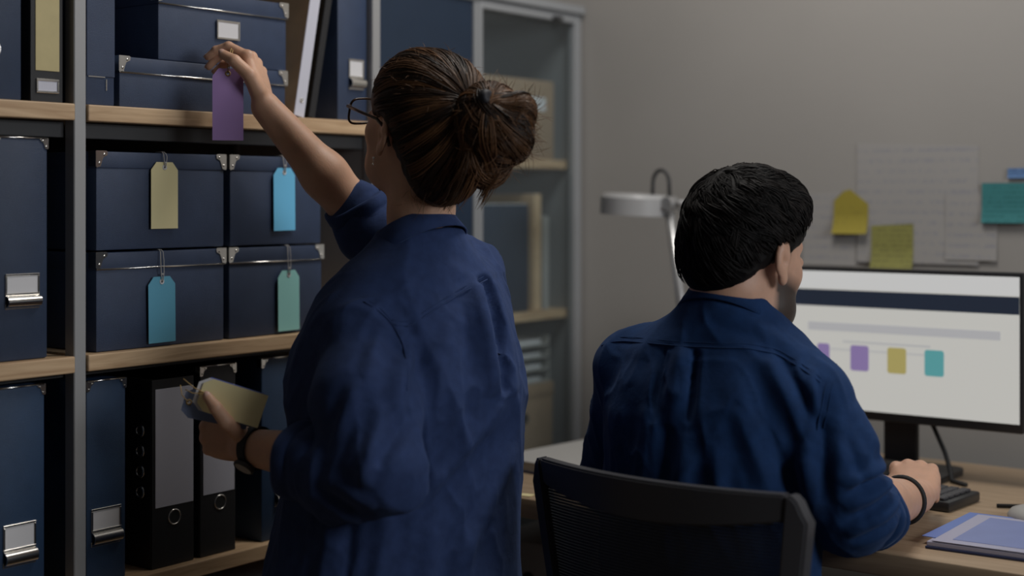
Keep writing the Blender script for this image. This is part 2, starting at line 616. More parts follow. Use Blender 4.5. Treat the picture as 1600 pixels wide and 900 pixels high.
def label_holder(parent, y0, y1, z0, z1, pull=True, card='paper', depth=.0025):
    zc = z0 + (z1 - z0) * .36 if pull else z0
    mb = MB()
    rect_ring(mb, y0, y1, zc, z1, .0035, 0, depth)
    fr = mb.build('label_holder', 'chrome', parent)
    MB().box((0, y0 + .003, zc + .003), (.0012, y1 - .003, z1 - .003)).build('label_card', card, fr)
    if pull:
        mb = MB()
        n = 8
        prof = [(math.sin(a) * .011, math.cos(a) * (zc - z0) * .5 + (zc + z0) / 2)
                for a in [math.pi * i / n for i in range(n + 1)]]
        prof2 = [(x * .86, (z - (zc + z0) / 2) * .86 + (zc + z0) / 2) for x, z in prof[::-1]]
        mb.prism([(x, z) for x, z in prof] + prof2, y0 + .001, y1 - .001, 'y')
        mb.box((0, y0, z0 - .002), (.002, y1, z0 + .006), .0008, 1)
        mb.build('pull', 'chrome', fr, auto=True)
    return fr


def lidded_box(label, y0, y1, z, h, lid, d=.31, m='navy', group=None, trim=False, corners=(1, 1), x=FX, hold=None, rz=0):
    w = y1 - y0
    e = empty('storage_box', (x, (y0 + y1) / 2, z + .0005), rz)
    tag(e, label, 'box', group)
    MB().box((-d, -w / 2 + .002, 0), (-.002, w / 2 - .002, h - .004), .0025).build('body', m, e, auto=True)
    MB().box((-d - .002, -w / 2, h - lid), (0, w / 2, h), .0025).build('lid', m, e, auto=True)
    if trim:
        MB().tube([(.0002, -w / 2 + .001, h - lid + .0015), (.0002, w / 2 - .001, h - lid + .0015)], .0016, 8).build('metal_trim', 'chrome', e, smooth=True)
    if corners[0]:
        corner(e, -w / 2, h, 1, min(.024, lid * .92))
    if corners[1]:
        corner(e, w / 2, h, -1, min(.024, lid * .92))
    if hold:
        label_holder(e, *hold[:4], pull=hold[4])
    return e


def file_box(label, y0, y1, z, h, d=.29, m='navy', hold=None, group=None, rim=True, corners=(1, 1), x=FX, top=True):
    """tall box file with a rimmed top, metal corners and a label holder with pull"""
    w = y1 - y0
    e = empty('box_file', (x, (y0 + y1) / 2, z + .0005))
    tag(e, label, 'box file', group)
    MB().box((-d, -w / 2, 0), (0, w / 2, h), .003).build('body', m, e, auto=True)
    if rim:
        MB().tube([(.0005, -w / 2 + .002, h + .0004), (.0005, w / 2 - .002, h + .0004)], .0016, 8).build('metal_rim', 'chrome', e, smooth=True)
    if corners[0]:
        corner(e, -w / 2, h, 1, .015)
    if corners[1]:
        corner(e, w / 2, h, -1, .015)
    if hold:
        label_holder(e, *hold)
    return e


def finger_ring(parent, yc, zc, r=.013):
    pr = [(r - .0022, 0), (r - .0020, .0014), (r - .0008, .0020), (r + .0002, .0014), (r + .0006, 0)]
    MB().lathe(pr, 24, Matrix.Translation((0, yc, zc)) @ ALONG_X).build('finger_ring', 'chrome', parent, smooth=True)
    MB().lathe([(0, .0006), (r - .002, .0006), (r - .002, 0)], 20, Matrix.Translation((0, yc, zc)) @ ALONG_X).build('hole_shade_disc', 'rubber', parent)  # flat dark disc stands in for the shade inside the hole


def lever_binder(label, y0, y1, z, h, card, ring, d=.285, m='black', corners=False, side_rings=0, group=None, cardm='lilacpaper', x=FX, holder=None):
    w = y1 - y0
    e = empty('lever_arch_binder', (x, (y0 + y1) / 2, z + .0005))
    tag(e, label, 'binder', group)
    # two covers, a spine and the pages inside
    MB().box((-d, -w / 2, 0), (-.003, -w / 2 + .003, h), .001, 1).build('cover', m, e)
    MB().box((-d, w / 2 - .003, 0), (-.003, w / 2, h), .001, 1).build('cover', m, e)
    MB().box((-.003, -w / 2, 0), (0, w / 2, h), .0012, 2).build('spine', m, e)
    MB().box((-d + .02, -w / 2 + .005, .006), (-.006, w / 2 - .005, h - .014)).build('pages', 'paper', e)
    if card:
        MB().box((0, card[0], card[2]), (.0011, card[1], card[3]), .0004, 1).build('spine_label', cardm, e)
    if ring:
        finger_ring(e, *ring)
    if corners:
        corner(e, -w / 2, h, 1, .015)
        corner(e, w / 2, h, -1, .015)
        MB().tube([(.0005, -w / 2 + .002, h + .0004), (.0005, w / 2 - .002, h + .0004)], .0015, 8).build('metal_rim', 'chrome', e, smooth=True)
    for k in range(side_rings):
        r = .0095
        pr = [(r - .002, 0), (r - .002, .0016), (r, .0022), (r + .0015, 0)]
        T = Matrix.Translation((-.030, -w / 2, h - .085 - k * .034)) @ Matrix.Rotation(math.pi / 2, 4, 'X')
        MB().lathe(pr, 20, T).build('side_ring', 'chrome', e, smooth=True)
    if holder:
        label_holder(e, *holder, pull=False, card='lilacpaper')
    return e


# top shelf, near bay
zt = ZB[4]
e = file_box('dark navy box file with a ringed finger hole on top shelf, left edge of picture', 1.236, 1.330, zt, .33, rim=False, corners=(0, 0), m='navy2')
finger_ring(e, -.004, .075, .015)
lever_binder('black binder with long straw yellow spine label on the top shelf', 1.346, 1.404, zt, .32,
             (-.021, .022, .048, .300), None, cardm='yellowlab', holder=(-.020, .021, .014, .036))
# top shelf, far bay
e = file_box('slim navy box file beside the steel post, left of the two piled flat boxes', 1.447, 1.502, zt, .33, rim=False, corners=(0, 0), m='navy')
MB().box((0, -.027, .046), (.0015, .027, .33), .0006, 1).build('front_flap', 'navy', e)
mb = MB()
mb.box((.0002, -.024, .0445), (.0014, .008, .0462)).box((.0002, .010, .024), (.0012, .012, .042))
mb.build('flap_edge', 'chrome', e)
lidded_box('wide flat navy box with nickel corners lying under another box on top shelf', 1.511, 1.884, zt, .082, .027, d=.30, trim=True, group=None)
lidded_box('navy box with white card label, piled on the wide flat box', 1.590, 1.886, zt + .0825, .122, .030, d=.27, trim=True,
           corners=(1, 1), hold=(-.022, .031, .045, .078, False))


def leaning(name, label, cat, y_foot, w, h, lean, spine_m, cover_m, d=.26, blob=None):
    e = empty(name, (FX, y_foot, zt + .0005 + w * math.sin(lean)))
    e.rotation_euler = (-lean, 0, 0)
    tag(e, label, cat)
    MB().box((-d, 0, 0), (-.002, .0022, h), .0006, 1).build('cover', cover_m, e)
    MB().box((-d, w - .0022, 0), (-.002, w, h), .0006, 1).build('cover', cover_m, e)
    MB().box((-.002, 0, 0), (0, w, h), .0008, 1).build('spine', spine_m, e)
    MB().box((-d + .004, .003, .004), (-.003, w - .003, h - .004)).build('pages', 'paper', e)
    if blob:
        finger_ring(e, w / 2, .03, .004)
    return e


leaning('ring_folder', 'leaning folder with pale grey spine and kraft brown cover on top shelf', 'folder', 1.902, .026, .30, .19, 'lilacpaper', 'kraft', blob=True)
leaning('thin_folder', 'thin black folder leaning on navy box file, top shelf', 'folder', 1.940, .016, .29, .20, 'black', 'black')
file_box('navy box file with nickel label pull at right end of the top shelf', 2.016, 2.097, zt, .33, rim=False, corners=(0, 0),
         hold=(-.012, .030, .062, .118))
# middle shelf
zm = ZB[3]
file_box('tall navy box file with nickel corners on the middle shelf, left of the post', 1.280, 1.376, zm, .336,
         hold=(-.027, .033, .080, .131), m='navy2')
G = 'navy lidded boxes with hanging tags on the middle shelf'
H1 = .158
lidded_box('navy lidded box with yellow tag, upper left of the four tagged boxes', 1.466, 1.737, zm + H1 + .0035, H1, .027, group=G)
lidded_box('navy lidded box with sky blue tag, upper right of the four tagged boxes', 1.747, 1.975, zm + H1 + .0035, H1, .027, group=G)
lidded_box('navy lidded box with steel blue tag, lower left of the four tagged boxes', 1.466, 1.737, zm, H1, .028, trim=True, group=G)
lidded_box('navy lidded box with mint tag, lower right of the four tagged boxes', 1.745, 1.977, zm, H1, .028, trim=True, group=G)
# lower shelf
zl = ZB[2]
file_box('tall dark navy box file on the lower shelf at left edge, left of the post', 1.278, 1.371, zl, .327, m='navydeep',
         hold=(-.027, .030, .060, .122))
file_box('navy box file on lower shelf between the steel post and the black binders', 1.448, 1.524, zl, .322, m='navydeep',
         hold=(-.030, .028, .062, .120))
lever_binder('black lever arch binder with four side rings and wide pale label', 1.577, 1.666, zl, .312, (-.038, .043, .100, .296), (.003, .080), side_rings=4)
lever_binder('black binder with nickel top corners on lower shelf, right of the ringed binder', 1.680, 1.760, zl, .324, (-.034, .037, .105, .288), (.005, .088), corners=True)
file_box('deep blue box file with nickel corners on lower shelf beside standing person', 1.822, 1.905, zl, .325, m='navydeep',
         hold=(-.010, .035, .060, .120))
# below
e = empty('document_tray', (FX + .002, 1.79, ZB[1] + .0005))
tag(e, 'pale blue grey document case below the lowest oak shelf in view', 'case')
MB().box((-.3, -.15, 0), (0, .15, .235), .006).build('body', 'folder_border', e, auto=True)
MB().box((-.302, -.152, .205), (.002, .152, .238), .004).build('lid', 'lilacpaper', e, auto=True)


# ------------------------------------------------------------------ hanging tags
def tag_mesh(w, h, hole_z, hole_r, cut_w, cut_h, t=.0009):
    bm = bmesh.new()
    out = [(-w / 2, -h), (w / 2, -h), (w / 2, -cut_h), (w / 2 - cut_w, 0), (-w / 2 + cut_w, 0), (-w / 2, -cut_h)]
    vo = [bm.verts.new((0, u, v)) for u, v in out]
    vi = [bm.verts.new((0, hole_r * math.cos(a), hole_z + hole_r * math.sin(a))) for a in [2 * math.pi * k / 12 for k in range(12)]]
    ed = [bm.edges.new((vo[i], vo[(i + 1) % 6])) for i in range(6)] + [bm.edges.new((vi[i], vi[(i + 1) % 12])) for i in range(12)]
    bmesh.ops.triangle_fill(bm, use_beauty=True, use_dissolve=False, edges=ed)
    r = bmesh.ops.extrude_face_region(bm, geom=list(bm.faces))
    for g in r['geom']:
        if isinstance(g, bmesh.types.BMVert):
            g.co.x += t
    bmesh.ops.recalc_face_normals(bm, faces=bm.faces)
    me = bpy.data.meshes.new('card')
    bm.to_mesh(me)
    bm.free()
    return me


def hang_tag(label, m, y, ztop, w, h, x, zlid, roll=0.0, group='paper tags hanging from the navy boxes', string='string'):
    e = empty('paper_tag', (x, y, ztop))
    e.rotation_euler = (roll, 0, 0)
    tag(e, label, 'tag', group)
    hz = -.0085
    link('card', tag_mesh(w, h, hz, .0022, w * .20, .013), m, e)
    r = .0034
    pr = [(r - .0014, -.0004), (r - .0012, .0009), (r, .0013), (r + .0012, .0006), (r + .0014, -.0004)]
    MB().lathe(pr, 16, Matrix.Translation((.0009, 0, hz)) @ ALONG_X).build('eyelet', 'paper', e, smooth=True)
    up = zlid - ztop
    mb = MB()
    for s in (-1, 1):
        mb.tube([(-.0006, s * .0004, hz), (.0028, s * .0012, hz + .002), (.0030, s * .0030, .006), (.0025, s * .0034, up * .6),
                 (.0012, s * .0026, up - .002), (-.003, s * .0020, up + .0012), (-.02, s * .0014, up + .0012)], .0008, 6)
    mb.ball((.0030, 0, .004 if up > .02 else -.001), (.0014, .0022, .0018), 8)
    mb.build('string', string, e, smooth=True)
    return e


TX = FX + .0035
hang_tag('pale yellow paper tag hanging on the upper left navy box', 'tag_yellow', 1.600, 1.350, .056, .110, TX, zm + 2 * H1 + .0045)
hang_tag('sky blue paper tag hanging on the upper right navy box', 'tag_sky', 1.873, 1.345, .053, .113, TX, zm + 2 * H1 + .0045, .01)
hang_tag('steel blue paper tag hanging on the lower left navy box', 'tag_blue', 1.594, 1.161, .056, .109, TX, zm + H1 + .0010, .012)
hang_tag('mint green paper tag hanging on the lower right navy box', 'tag_mint', 1.884, 1.160, .053, .109, TX, zm + H1 + .0010, .010)

# ------------------------------------------------------------------ corner cabinet
CX = -2.077
CY0, CYM, CY1, CZ = 2.150, 2.630, 3.045, 1.768
cab = empty('glass_cabinet', ((CX + WL) / 2, (CY0 + CY1) / 2, 0))
tag(cab, 'pale framed corner cabinet with one blue door and one hazy glass door', 'cabinet')
cbx, cby = cab.location.x, cab.location.y


def cbox(name, lo, hi, m, bevel=.002, parent=None):
    return MB().box((lo[0] - cbx, lo[1] - cby, lo[2]), (hi[0] - cbx, hi[1] - cby, hi[2]), bevel).build(name, m, parent or cab)


cbox('top_panel', (WL + .01, CY0, CZ - .02), (CX + .012, CY1, CZ), 'cabwhite')
cbox('side_panel', (WL + .01, CY0, .02), (CX - .024, CY0 + .018, CZ - .021), 'cabwhite')
cbox('side_panel', (WL + .01, CY1 - .016, .02), (CX - .024, CY1, CZ - .021), 'cabwhite')
cbox('centre_panel', (WL + .01, CYM - .008, .02), (CX - .024, CYM + .008, CZ - .021), 'cabwhite')
cbox('back_panel', (WL + .004, CY0, .02), (WL + .0095, CY1, CZ - .021), 'cabwhite')
cbox('plinth', (WL + .01, CY0, 0), (CX - .03, CY1, .019), 'cabwhite')
CS = (1.385, 1.015, .645, .30)
for z in CS:
    cbox('shelf', (WL + .012, CYM + .010, z - .022), (CX - .030, CY1 - .018, z), 'oak')
    cbox('shelf', (WL + .012, CY0 + .020, z - .022), (CX - .030, CYM - .010, z), 'oak')
dr = cbox('blue_door', (CX - .018, CY0 + .012, .03), (CX - .004, CYM - .016, CZ - .03), 'cabblue')
mb = MB()
for lo, hi in (((CX - .022, CY0, .022), (CX, CY0 + .011, CZ - .022)), ((CX - .022, CYM - .015, .022), (CX, CYM - .002, CZ - .022)),
               ((CX - .022, CY0 + .011, .022), (CX, CYM - .015, .029)), ((CX - .022, CY0 + .011, CZ - .029), (CX, CYM - .015, CZ - .022))):
    mb.box((lo[0] - cbx, lo[1] - cby, lo[2]), (hi[0] - cbx, hi[1] - cby, hi[2]), .001, 1)
mb.build('door_frame', 'cabwhite', dr)
gd = cbox('glass_door', (CX - .012, CYM + .012, .05), (CX - .007, CY1 - .026, CZ - .040), 'cabglass', 0)
mb = MB()
for lo, hi in (((CX - .020, CYM, .022), (CX + .002, CYM + .014, CZ - .022)), ((CX - .020, CY1 - .030, .022), (CX + .002, CY1 - .004, CZ - .022)),
               ((CX - .020, CYM + .014, .022), (CX + .002, CY1 - .030, .05)), ((CX - .020, CYM + .014, CZ - .044), (CX + .002, CY1 - .030, CZ - .022))):
    mb.box((lo[0] - cbx, lo[1] - cby, lo[2]), (hi[0] - cbx, hi[1] - cby, hi[2]), .002, 1)
mb.build('door_frame', 'cabwhite', gd)
MB().box((CX + .002 - cbx, CY1 - .13 - cby, CZ - .045), (CX + .016 - cbx, CY1 - .10 - cby, CZ - .034), .003).build('door_latch', 'darksteel', gd)


def carton(label, x, y0, y1, z, h, d, m='card', strip=None, hole=False, lid=0):
    e = empty('carton', (x, (y0 + y1) / 2, z + .0005))
    tag(e, label, 'box')
    w = y1 - y0
    MB().box((-d, -w / 2, 0), (0, w / 2, h), .003).build('body', m, e, auto=True)
    if lid:
        MB().box((-d - .002, -w / 2 - .002, h - lid), (.002, w / 2 + .002, h + .001), .003).build('lid', m, e, auto=True)
    if strip:
        MB().box((0, strip[0], strip[2]), (.001, strip[1], strip[3])).build('label_strip', 'paper', e)
    if hole:
        pts = [(math.cos(a) * .030, h * .58 + math.sin(a) * .016) for a in [2 * math.pi * k / 24 for k in range(24)]]
        MB().prism(pts, 0, .0012, 'x').build('hand_hole_shade', 'rubber', e)  # dark oval plate in place of the shade within the opening
    return e


CFX = CX - .045
carton('brown carton with white label strip on upper shelf of the glass cabinet', CFX, 2.665, 2.990, CS[0], .195, .25, strip=(-.03, .125, .120, .152))
e = empty('display_binder', (CFX, 2.76, CS[1] + .0005))
tag(e, 'wide blue binder behind glass on the middle shelf of the cabinet', 'binder')
MB().box((-.25, -.115, 0), (0, .125, .26), .004).build('cover', 'cabblue', e, auto=True)
MB().box((-.24, -.110, .255), (-.004, .120, .2615)).build('pages', 'paper', e)
for i, (y, w, h, m, lb) in enumerate(((2.905, .030, .285, 'kraft', 'tall kraft brown folder beside the blue binder in the glass cabinet'),
                                      (2.945, .022, .23, 'greybook', 'narrow pale folder at the frame end of the glass cabinet'))):
    e = empty('slim_folder', (CFX, y, CS[1] + .0005))
    tag(e, lb, 'folder')
    MB().box((-.24, 0, 0), (-.002, w, h), .002).build('cover', m, e)
    MB().box((-.238, .003, h - .002), (-.006, w - .003, h + .0005)).build('pages', 'paper', e)
    MB().box((-.002, 0, 0), (0, w, h), .001).build('spine', m, e)
for i in range(4):
    e = empty('letter_tray', (CFX, 2.84, CS[2] + .205 + i * .034 + .0005 if False else CS[2] + .1925 + i * .030))
    tag(e, ['lowest', 'second lowest', 'third', 'topmost'][i] + ' grey letter tray stacked above the carton in the glass cabinet', 'tray', 'letter trays in the glass cabinet')
    mb = MB()
    mb.box((-.24, -.13, 0), (0, .13, .004), .001).box((-.24, -.13, .004), (-.236, .13, .024)).box((-.236, -.13, .004), (0, -.126, .024)).box((-.236, .126, .004), (0, .13, .024))
    mb.build('tray_body', 'greybook', e)
    MB().box((-.23, -.11, .0045), (-.012, .11, .012 + .003 * (i % 2))).build('papers', 'paper', e)
carton('brown carton with an oval hand hole low in the glass cabinet', CFX, 2.72, 2.985, CS[2], .19, .25, hole=True, lid=.035)
carton('pale carton at the bottom of the glass cabinet', CFX, 2.70, 2.96, CS[3], .17, .25, m='greybook')
# ------------------------------------------------------------------ desk and what stands on it
DZ = 0.75
DY0, DY1, DX0, DX1 = 2.13, 2.96, -1.86, -0.10
desk = empty('desk', ((DX0 + DX1) / 2, (DY0 + DY1) / 2, 0))
tag(desk, 'long oak desk top on dark steel legs along the back wall', 'desk')
dx, dy = desk.location.x, desk.location.y
MB().box((DX0 - dx, DY0 - dy, DZ - .036), (DX1 - dx, DY1 - dy, DZ), .003).build('desk_top', 'desk', desk, auto=True)
for x in (DX0 + .06, DX1 - .10):
    for y in (DY0 + .06, DY1 - .10):
        MB().box((x - dx, y - dy, 0), (x + .04 - dx, y + .04 - dy, DZ - .0365), .002).build('leg', 'darksteel', desk)
MB().box((DX0 + .1 - dx, DY1 - .085 - dy, DZ - .10), (DX1 - .1 - dx, DY1 - .07 - dy, DZ - .0365), .002).build('apron', 'darksteel', desk)

# monitor
MX0, MX1, MY, MZ0, MZ1 = -1.395, -0.882, 2.74, 0.853, 1.152
mon = empty('monitor', ((MX0 + MX1) / 2, MY, DZ))
tag(mon, 'wide computer monitor with bright window of coloured squares on desk', 'monitor')
mx = mon.location.x
w2 = (MX1 - MX0) / 2
b0, b1 = MZ0 - DZ, MZ1 - DZ
MB().box((-w2, 0, b0), (w2, .022, b1), .004).build('casing', 'plastic', mon, auto=True)
MB().box((-.15, .022, b0 + .06), (.15, .045, b1 - .07), .012).build('back_cover', 'plastic', mon, auto=True)
sw, s0, s1 = w2 - .007, b0 + .018, b1 - .008
scr = MB().box((-sw, -.0012, s0), (sw, .0002, s1)).build('screen', emit_mat('screen_page', (0.86, 0.85, 0.80), .50), mon)
SH = s1 - s0


def sbox(name, u0, u1, v0, v1, m, k=1):
    return MB().box((-sw + u0 * 2 * sw, -.0012 - .0006 * k, s1 - v1 * SH), (-sw + u1 * 2 * sw, -.0010 - .0006 * (k - 1), s1 - v0 * SH)).build(name, m, scr)


sbox('title_strip', 0, 1, 0, .125, emit_mat('screen_strip', (0.88, 0.88, 0.87), .52))
sbox('menu_bar', 0, 1, .135, .255, emit_mat('screen_bar', (0.022, 0.030, 0.050), .60))
sbox('heading_band', .15, .93, .375, .435, emit_mat('screen_heading', (0.66, 0.66, 0.68), .50))
sbox('text_line', .30, .66, .50, .515, emit_mat('screen_line', (0.70, 0.70, 0.70), .50))
sbox('text_line', .16, .72, .56, .575, emit_mat('screen_line_b', (0.74, 0.74, 0.73), .50))
icons = (('purple', -1.203, (0.34, 0.25, 0.52)), ('yellow', -1.126, (0.55, 0.47, 0.17)), ('teal', -1.051, (0.14, 0.46, 0.48)))


def rrect(cx, cz, hx, hz, r, n=5):
    pts = []
    for sx, sz, a0 in ((1, 1, 0), (-1, 1, 90), (-1, -1, 180), (1, -1, 270)):
        for i in range(n):
            a = math.radians(a0 + 90 * i / (n - 1))
            pts.append((cx + sx * (hx - r) + r * math.cos(a), cz + sz * (hz - r) + r * math.sin(a)))
    return pts


for nm, xw, c in icons + (('purple', -1.280, (0.34, 0.25, 0.52)),):
    hx = .019 if xw > -1.25 else .013
    zc = .974 - DZ
    MB().prism(rrect(xw - mx, zc, hx, .025, .005), -.0020, -.0012, 'y').build('icon', emit_mat('icon_' + nm, c, .55), scr)
MB().box((-.035, .045, .02), (.035, .060, b0 + .12), .004).build('stand_neck', 'plastic', mon)
MB().prism(rrect(0, 0, .115, .085, .03), 0, .012, 'z', Matrix.Translation((0, .02, .0005))).build('stand_foot', 'plastic', mon)
mb = MB()
mb.tube([(.045, .03, b0 + .03), (.075, .028, b0 - .005), (.10, .02, b0 - .05), (.115, .01, .02), (.125, -.01, .005), (.16, -.03, .004)], .0045, 8)
mb.build('cable', 'rubber', mon, smooth=True)

# keyboard
kb = empty('keyboard', (-1.12, 2.545, DZ + .0005))
kb.rotation_euler = (0, 0, math.radians(-4))
tag(kb, 'black computer keyboard on the desk below the monitor', 'keyboard')
MB().box((-.205, -.065, 0), (.205, .065, .018), .004).build('body', 'plastic', kb, auto=True)
kme = None
for r in range(5):
    n = 19
    for c in range(n):
        x = -.197 + c * .0207
        y = -.057 + r * .0225
        if kme is None:
            o = MB().box((0, 0, .018), (.0175, .0185, .0235), .0015, 1).build('key', 'greyplastic', kb)
            kme = o.data
        else:
            o = link('key', kme, None, kb)
        o.location = (x, y, 0)

# mouse cable / second cable on the desk
mb = MB()
mb.tube([(-.87, 2.56, DZ + .004), (-.80, 2.60, DZ + .004), (-.74, 2.585, DZ + .004), (-.70, 2.60, DZ + .004), (-.62, 2.66, DZ + .004), (-.50, 2.67, DZ + .004)], .0035, 8)
tag(mb.build('cable', 'rubber', None, smooth=True), 'thin black cable lying on the desk right of the keyboard', 'cable')
e = empty('desk_puck', (-.76, 2.485, DZ + .0005))
tag(e, 'rounded grey device lying on the desk behind the blue folder', 'device')
MB().lathe([(0, 0), (.055, 0), (.062, .004), (.064, .012), (.058, .021), (.045, .025), (0, .026)], 32).build('body', 'greybook', e, smooth=True)
MB().lathe([(0, .0262), (.020, .0258), (.020, .0275), (0, .0280)], 20).build('button', 'greyplastic', e, smooth=True)

# blue folders at the right
fo = empty('clear_folder', (-.742, 2.325, DZ + .0005), math.radians(2))
tag(fo, 'blue folder with pale bordered sheet on top, lying on desk front', 'folder')
MB().box((-.12, -.125, 0), (.16, .125, .004), .001).build('back_cover', 'navycover', fo)
MB().box((-.118, -.123, .004), (.158, .123, .011), .001).build('papers', 'folder_border', fo)
MB().prism([(-.135, -.095), (.14, -.120), (.15, .120), (-.128, .118)], .0112, .0122, 'z').build('blue_sheet', 'folder_blue', fo)
MB().box((-.110, -.123, .0124), (.158, .105, .0132)).build('cover_sheet', 'folder_border', fo)
MB().box((-.085, -.100, .0133), (.150, .088, .0137)).build('printed_panel', 'folder_print', fo)

# papers at the left end, a notebook and a sticky flag
nb = empty('notebook_stack', (-1.66, 2.47, DZ + .0005), math.radians(-6))
tag(nb, 'pale grey notebook lying on the desk behind the chair back', 'notebook')
MB().box((-.13, -.15, 0), (.15, .15, .003), .001).build('back_cover', 'navycover', nb)
MB().box((-.128, -.147, .003), (.147, .147, .020), .001).build('pages', 'greybook', nb)
MB().box((-.13, -.15, .020), (.15, .15, .023), .001).build('front_cover', 'greybook', nb)
fl = MB().prism([(0, 0), (.030, .006), (.028, .026), (.004, .022)], 0, .0012, 'z', Matrix.Translation((-1.605, 2.138, DZ + .0004)))
tag(fl.build('paper_flag', 'tag_yellow'), 'small yellow paper flag on the desk edge beside standing person', 'paper flag')
e = empty('closed_laptop', (-1.15, 2.32, DZ + .0005), math.radians(3))
tag(e, 'closed dark laptop on the desk in front of seated person', 'laptop')
MB().box((-.15, -.10, 0), (.15, .10, .010), .003).build('base', 'greyplastic', e, auto=True)
MB().box((-.15, -.10, .0105), (.15, .10, .017), .003).build('lid', 'silver', e, auto=True)
e = empty('document_box', (-1.70, 2.47, .0005))
tag(e, 'grey document box with finger hole on the floor under desk', 'box')
MB().box((-.10, -.16, 0), (.10, .16, .62), .004).build('body', 'greybook', e, auto=True)
MB().prism([(math.cos(a) * .018, .54 + math.sin(a) * .022) for a in [2 * math.pi * k / 20 for k in range(20)]], -.1615, -.1600, 'y').build('hole_shade_disc', 'rubber', e)  # dark disc on the front, painted shade of a finger hole
MB().box((-.07, -.1612, .60 - .09 - .14), (.07, -.1601, .60 - .14)).build('label_card', 'lilacpaper', e)

# desk lamp
lx, ly = -1.685, 2.80
lm = empty('desk_lamp', (lx + .095, ly, DZ + .0005))
tag(lm, 'grey desk lamp with drum shade and tall steel arm behind seated person', 'lamp')
lo = Vector((lx + .095, ly, DZ))


def L(x, y, z):
    return (x - lo.x, y - lo.y, z - lo.z)


MB().lathe([(0, 0), (.085, 0), (.088, .006), (.082, .016), (.02, .022), (.012, .03), (0, .03)], 32).build('base', 'lampgrey', lm, smooth=True)
MB().tube([L(lx + .095, ly, DZ + .02), L(lx + .045, ly, 1.02), L(lx + .01, ly, 1.258)], .011, 12).build('arm', 'lampchrome', lm, smooth=True)
MB().tube([L(lx + .125, ly + .01, DZ + .02), L(lx + .075, ly + .01, 1.02), L(lx + .035, ly + .01, 1.268)], .006, 10).build('support_rod', 'lampgrey', lm, smooth=True)
T = Matrix.Translation(L(lx + .012, ly, 1.278)) @ Matrix.Rotation(math.pi / 2, 4, 'X')
MB().lathe([(0, -.02), (.014, -.02), (.016, -.016), (.016, .016), (.014, .02), (0, .02)], 20, T).build('joint', 'lampchrome', lm, auto=True)
MB().tube([L(lx + .03, ly, 1.279), L(lx + .047, ly, 1.279)], .007, 10).build('knob', 'lampgrey', lm, smooth=True)
R = Matrix.Translation(L(lx - .078, ly, 1.275)) @ Matrix.Rotation(math.radians(3), 4, 'Y')
MB().lathe([(.076, -.022), (.079, -.022), (.079, .016), (.072, .024), (0, .027), (0, .024), (.070, .021), (.076, .014), (.076, -.022)], 40, R).build('shade', 'lampgrey', lm, auto=True)
MB().lathe([(0, -.012), (.074, -.012), (.074, -.010), (0, -.010)], 32, R).build('diffuser', 'paper', lm)
pts = []
for k in range(15):
    a = math.pi * k / 14
    pts.append(L(lx - .012 + .021 * math.cos(a) * 1.0, ly, 1.322 + .030 * math.sin(a)))
pts = [L(lx + .010, ly, 1.285)] + pts + [L(lx - .034, ly, 1.295)]
MB().tube(pts, .0045, 10).build('cable_loop', 'darksteel', lm, smooth=True)

# ------------------------------------------------------------------ papers on the wall


def wall_note(name, label, cat, pts, m, k=1, curl=.004, group=None):
    """thin paper on the back wall with its lower edge lifting a little"""
    cx = sum(p[0] for p in pts) / len(pts)
    cz = sum(p[1] for p in pts) / len(pts)
    zmin, zmax = min(p[1] for p in pts), max(p[1] for p in pts)
    bm = bmesh.new()
    y = -.0007 * k
    f = bm.faces.new([bm.verts.new((px - cx, y, pz - cz)) for px, pz in pts])
    ext = bmesh.ops.extrude_face_region(bm, geom=[f])
    for g in ext['geom']:
        if isinstance(g, bmesh.types.BMVert):
            g.co.y -= .0005
    bmesh.ops.recalc_face_normals(bm, faces=bm.faces)
    for i in range(1, 6):
        zc = zmin - cz + (zmax - zmin) * .5 * i / 6
        bmesh.ops.bisect_plane(bm, geom=bm.verts[:] + bm.edges[:] + bm.faces[:], plane_co=(0, 0, zc), plane_no=(0, 0, 1))
    for v in bm.verts:
        t = max(0, ((zmin + zmax) / 2 - cz - v.co.z) / ((zmax - zmin) / 2))
        v.co.y -= curl * t * t
    me = bpy.data.meshes.new(name)
    bm.to_mesh(me)
    bm.free()
    o = link(name, me, m)
    o.location = (cx, WB - .0003, cz)
    return tag(o, label, cat, group)


GS = 'written sheets pinned to the wall'
GN = 'sticky notes on the wall'
wall_note('wall_sheet', 'large pale written sheet on the wall above the monitor', 'paper', [(-1.345, 1.150), (-1.074, 1.150), (-1.074, 1.400), (-1.345, 1.412)], 'sheet', 1, .003, GS)
wall_note('wall_sheet', 'pale written sheet on wall right beside the seated person', 'paper', [(-1.475, 1.140), (-1.348, 1.140), (-1.348, 1.306), (-1.475, 1.300)], 'sheet', 1, .003, GS)
wall_note('wall_sheet', 'small pale sheet on wall left under the teal note', 'paper', [(-1.145, 1.160), (-1.035, 1.160), (-1.035, 1.302), (-1.145, 1.300)], 'sheet', 3, .003, GS)
wall_note('sticky_note', 'bright yellow sticky note with a pointed folded top', 'sticky note', [(-1.400, 1.212), (-1.318, 1.212), (-1.318, 1.278), (-1.360, 1.310), (-1.375, 1.306), (-1.398, 1.285)], 'note_yellow', 5, .012, GN)
wall_note('sticky_note', 'square olive yellow sticky note just above the monitor', 'sticky note', [(-1.310, 1.138), (-1.215, 1.138), (-1.215, 1.236), (-1.310, 1.230)], 'note_olive', 6, .010, GN)
wall_note('sticky_note', 'large teal sticky note at the right edge of picture', 'sticky note', [(-1.066, 1.239), (-.960, 1.239), (-.960, 1.322), (-1.066, 1.322)], 'note_teal', 7, .006, GN)
wall_note('sticky_note', 'narrow blue sticky strip above the teal note', 'sticky note', [(-1.013, 1.332), (-.950, 1.332), (-.950, 1.352), (-1.013, 1.352)], 'note_blue', 4, .002, GN)

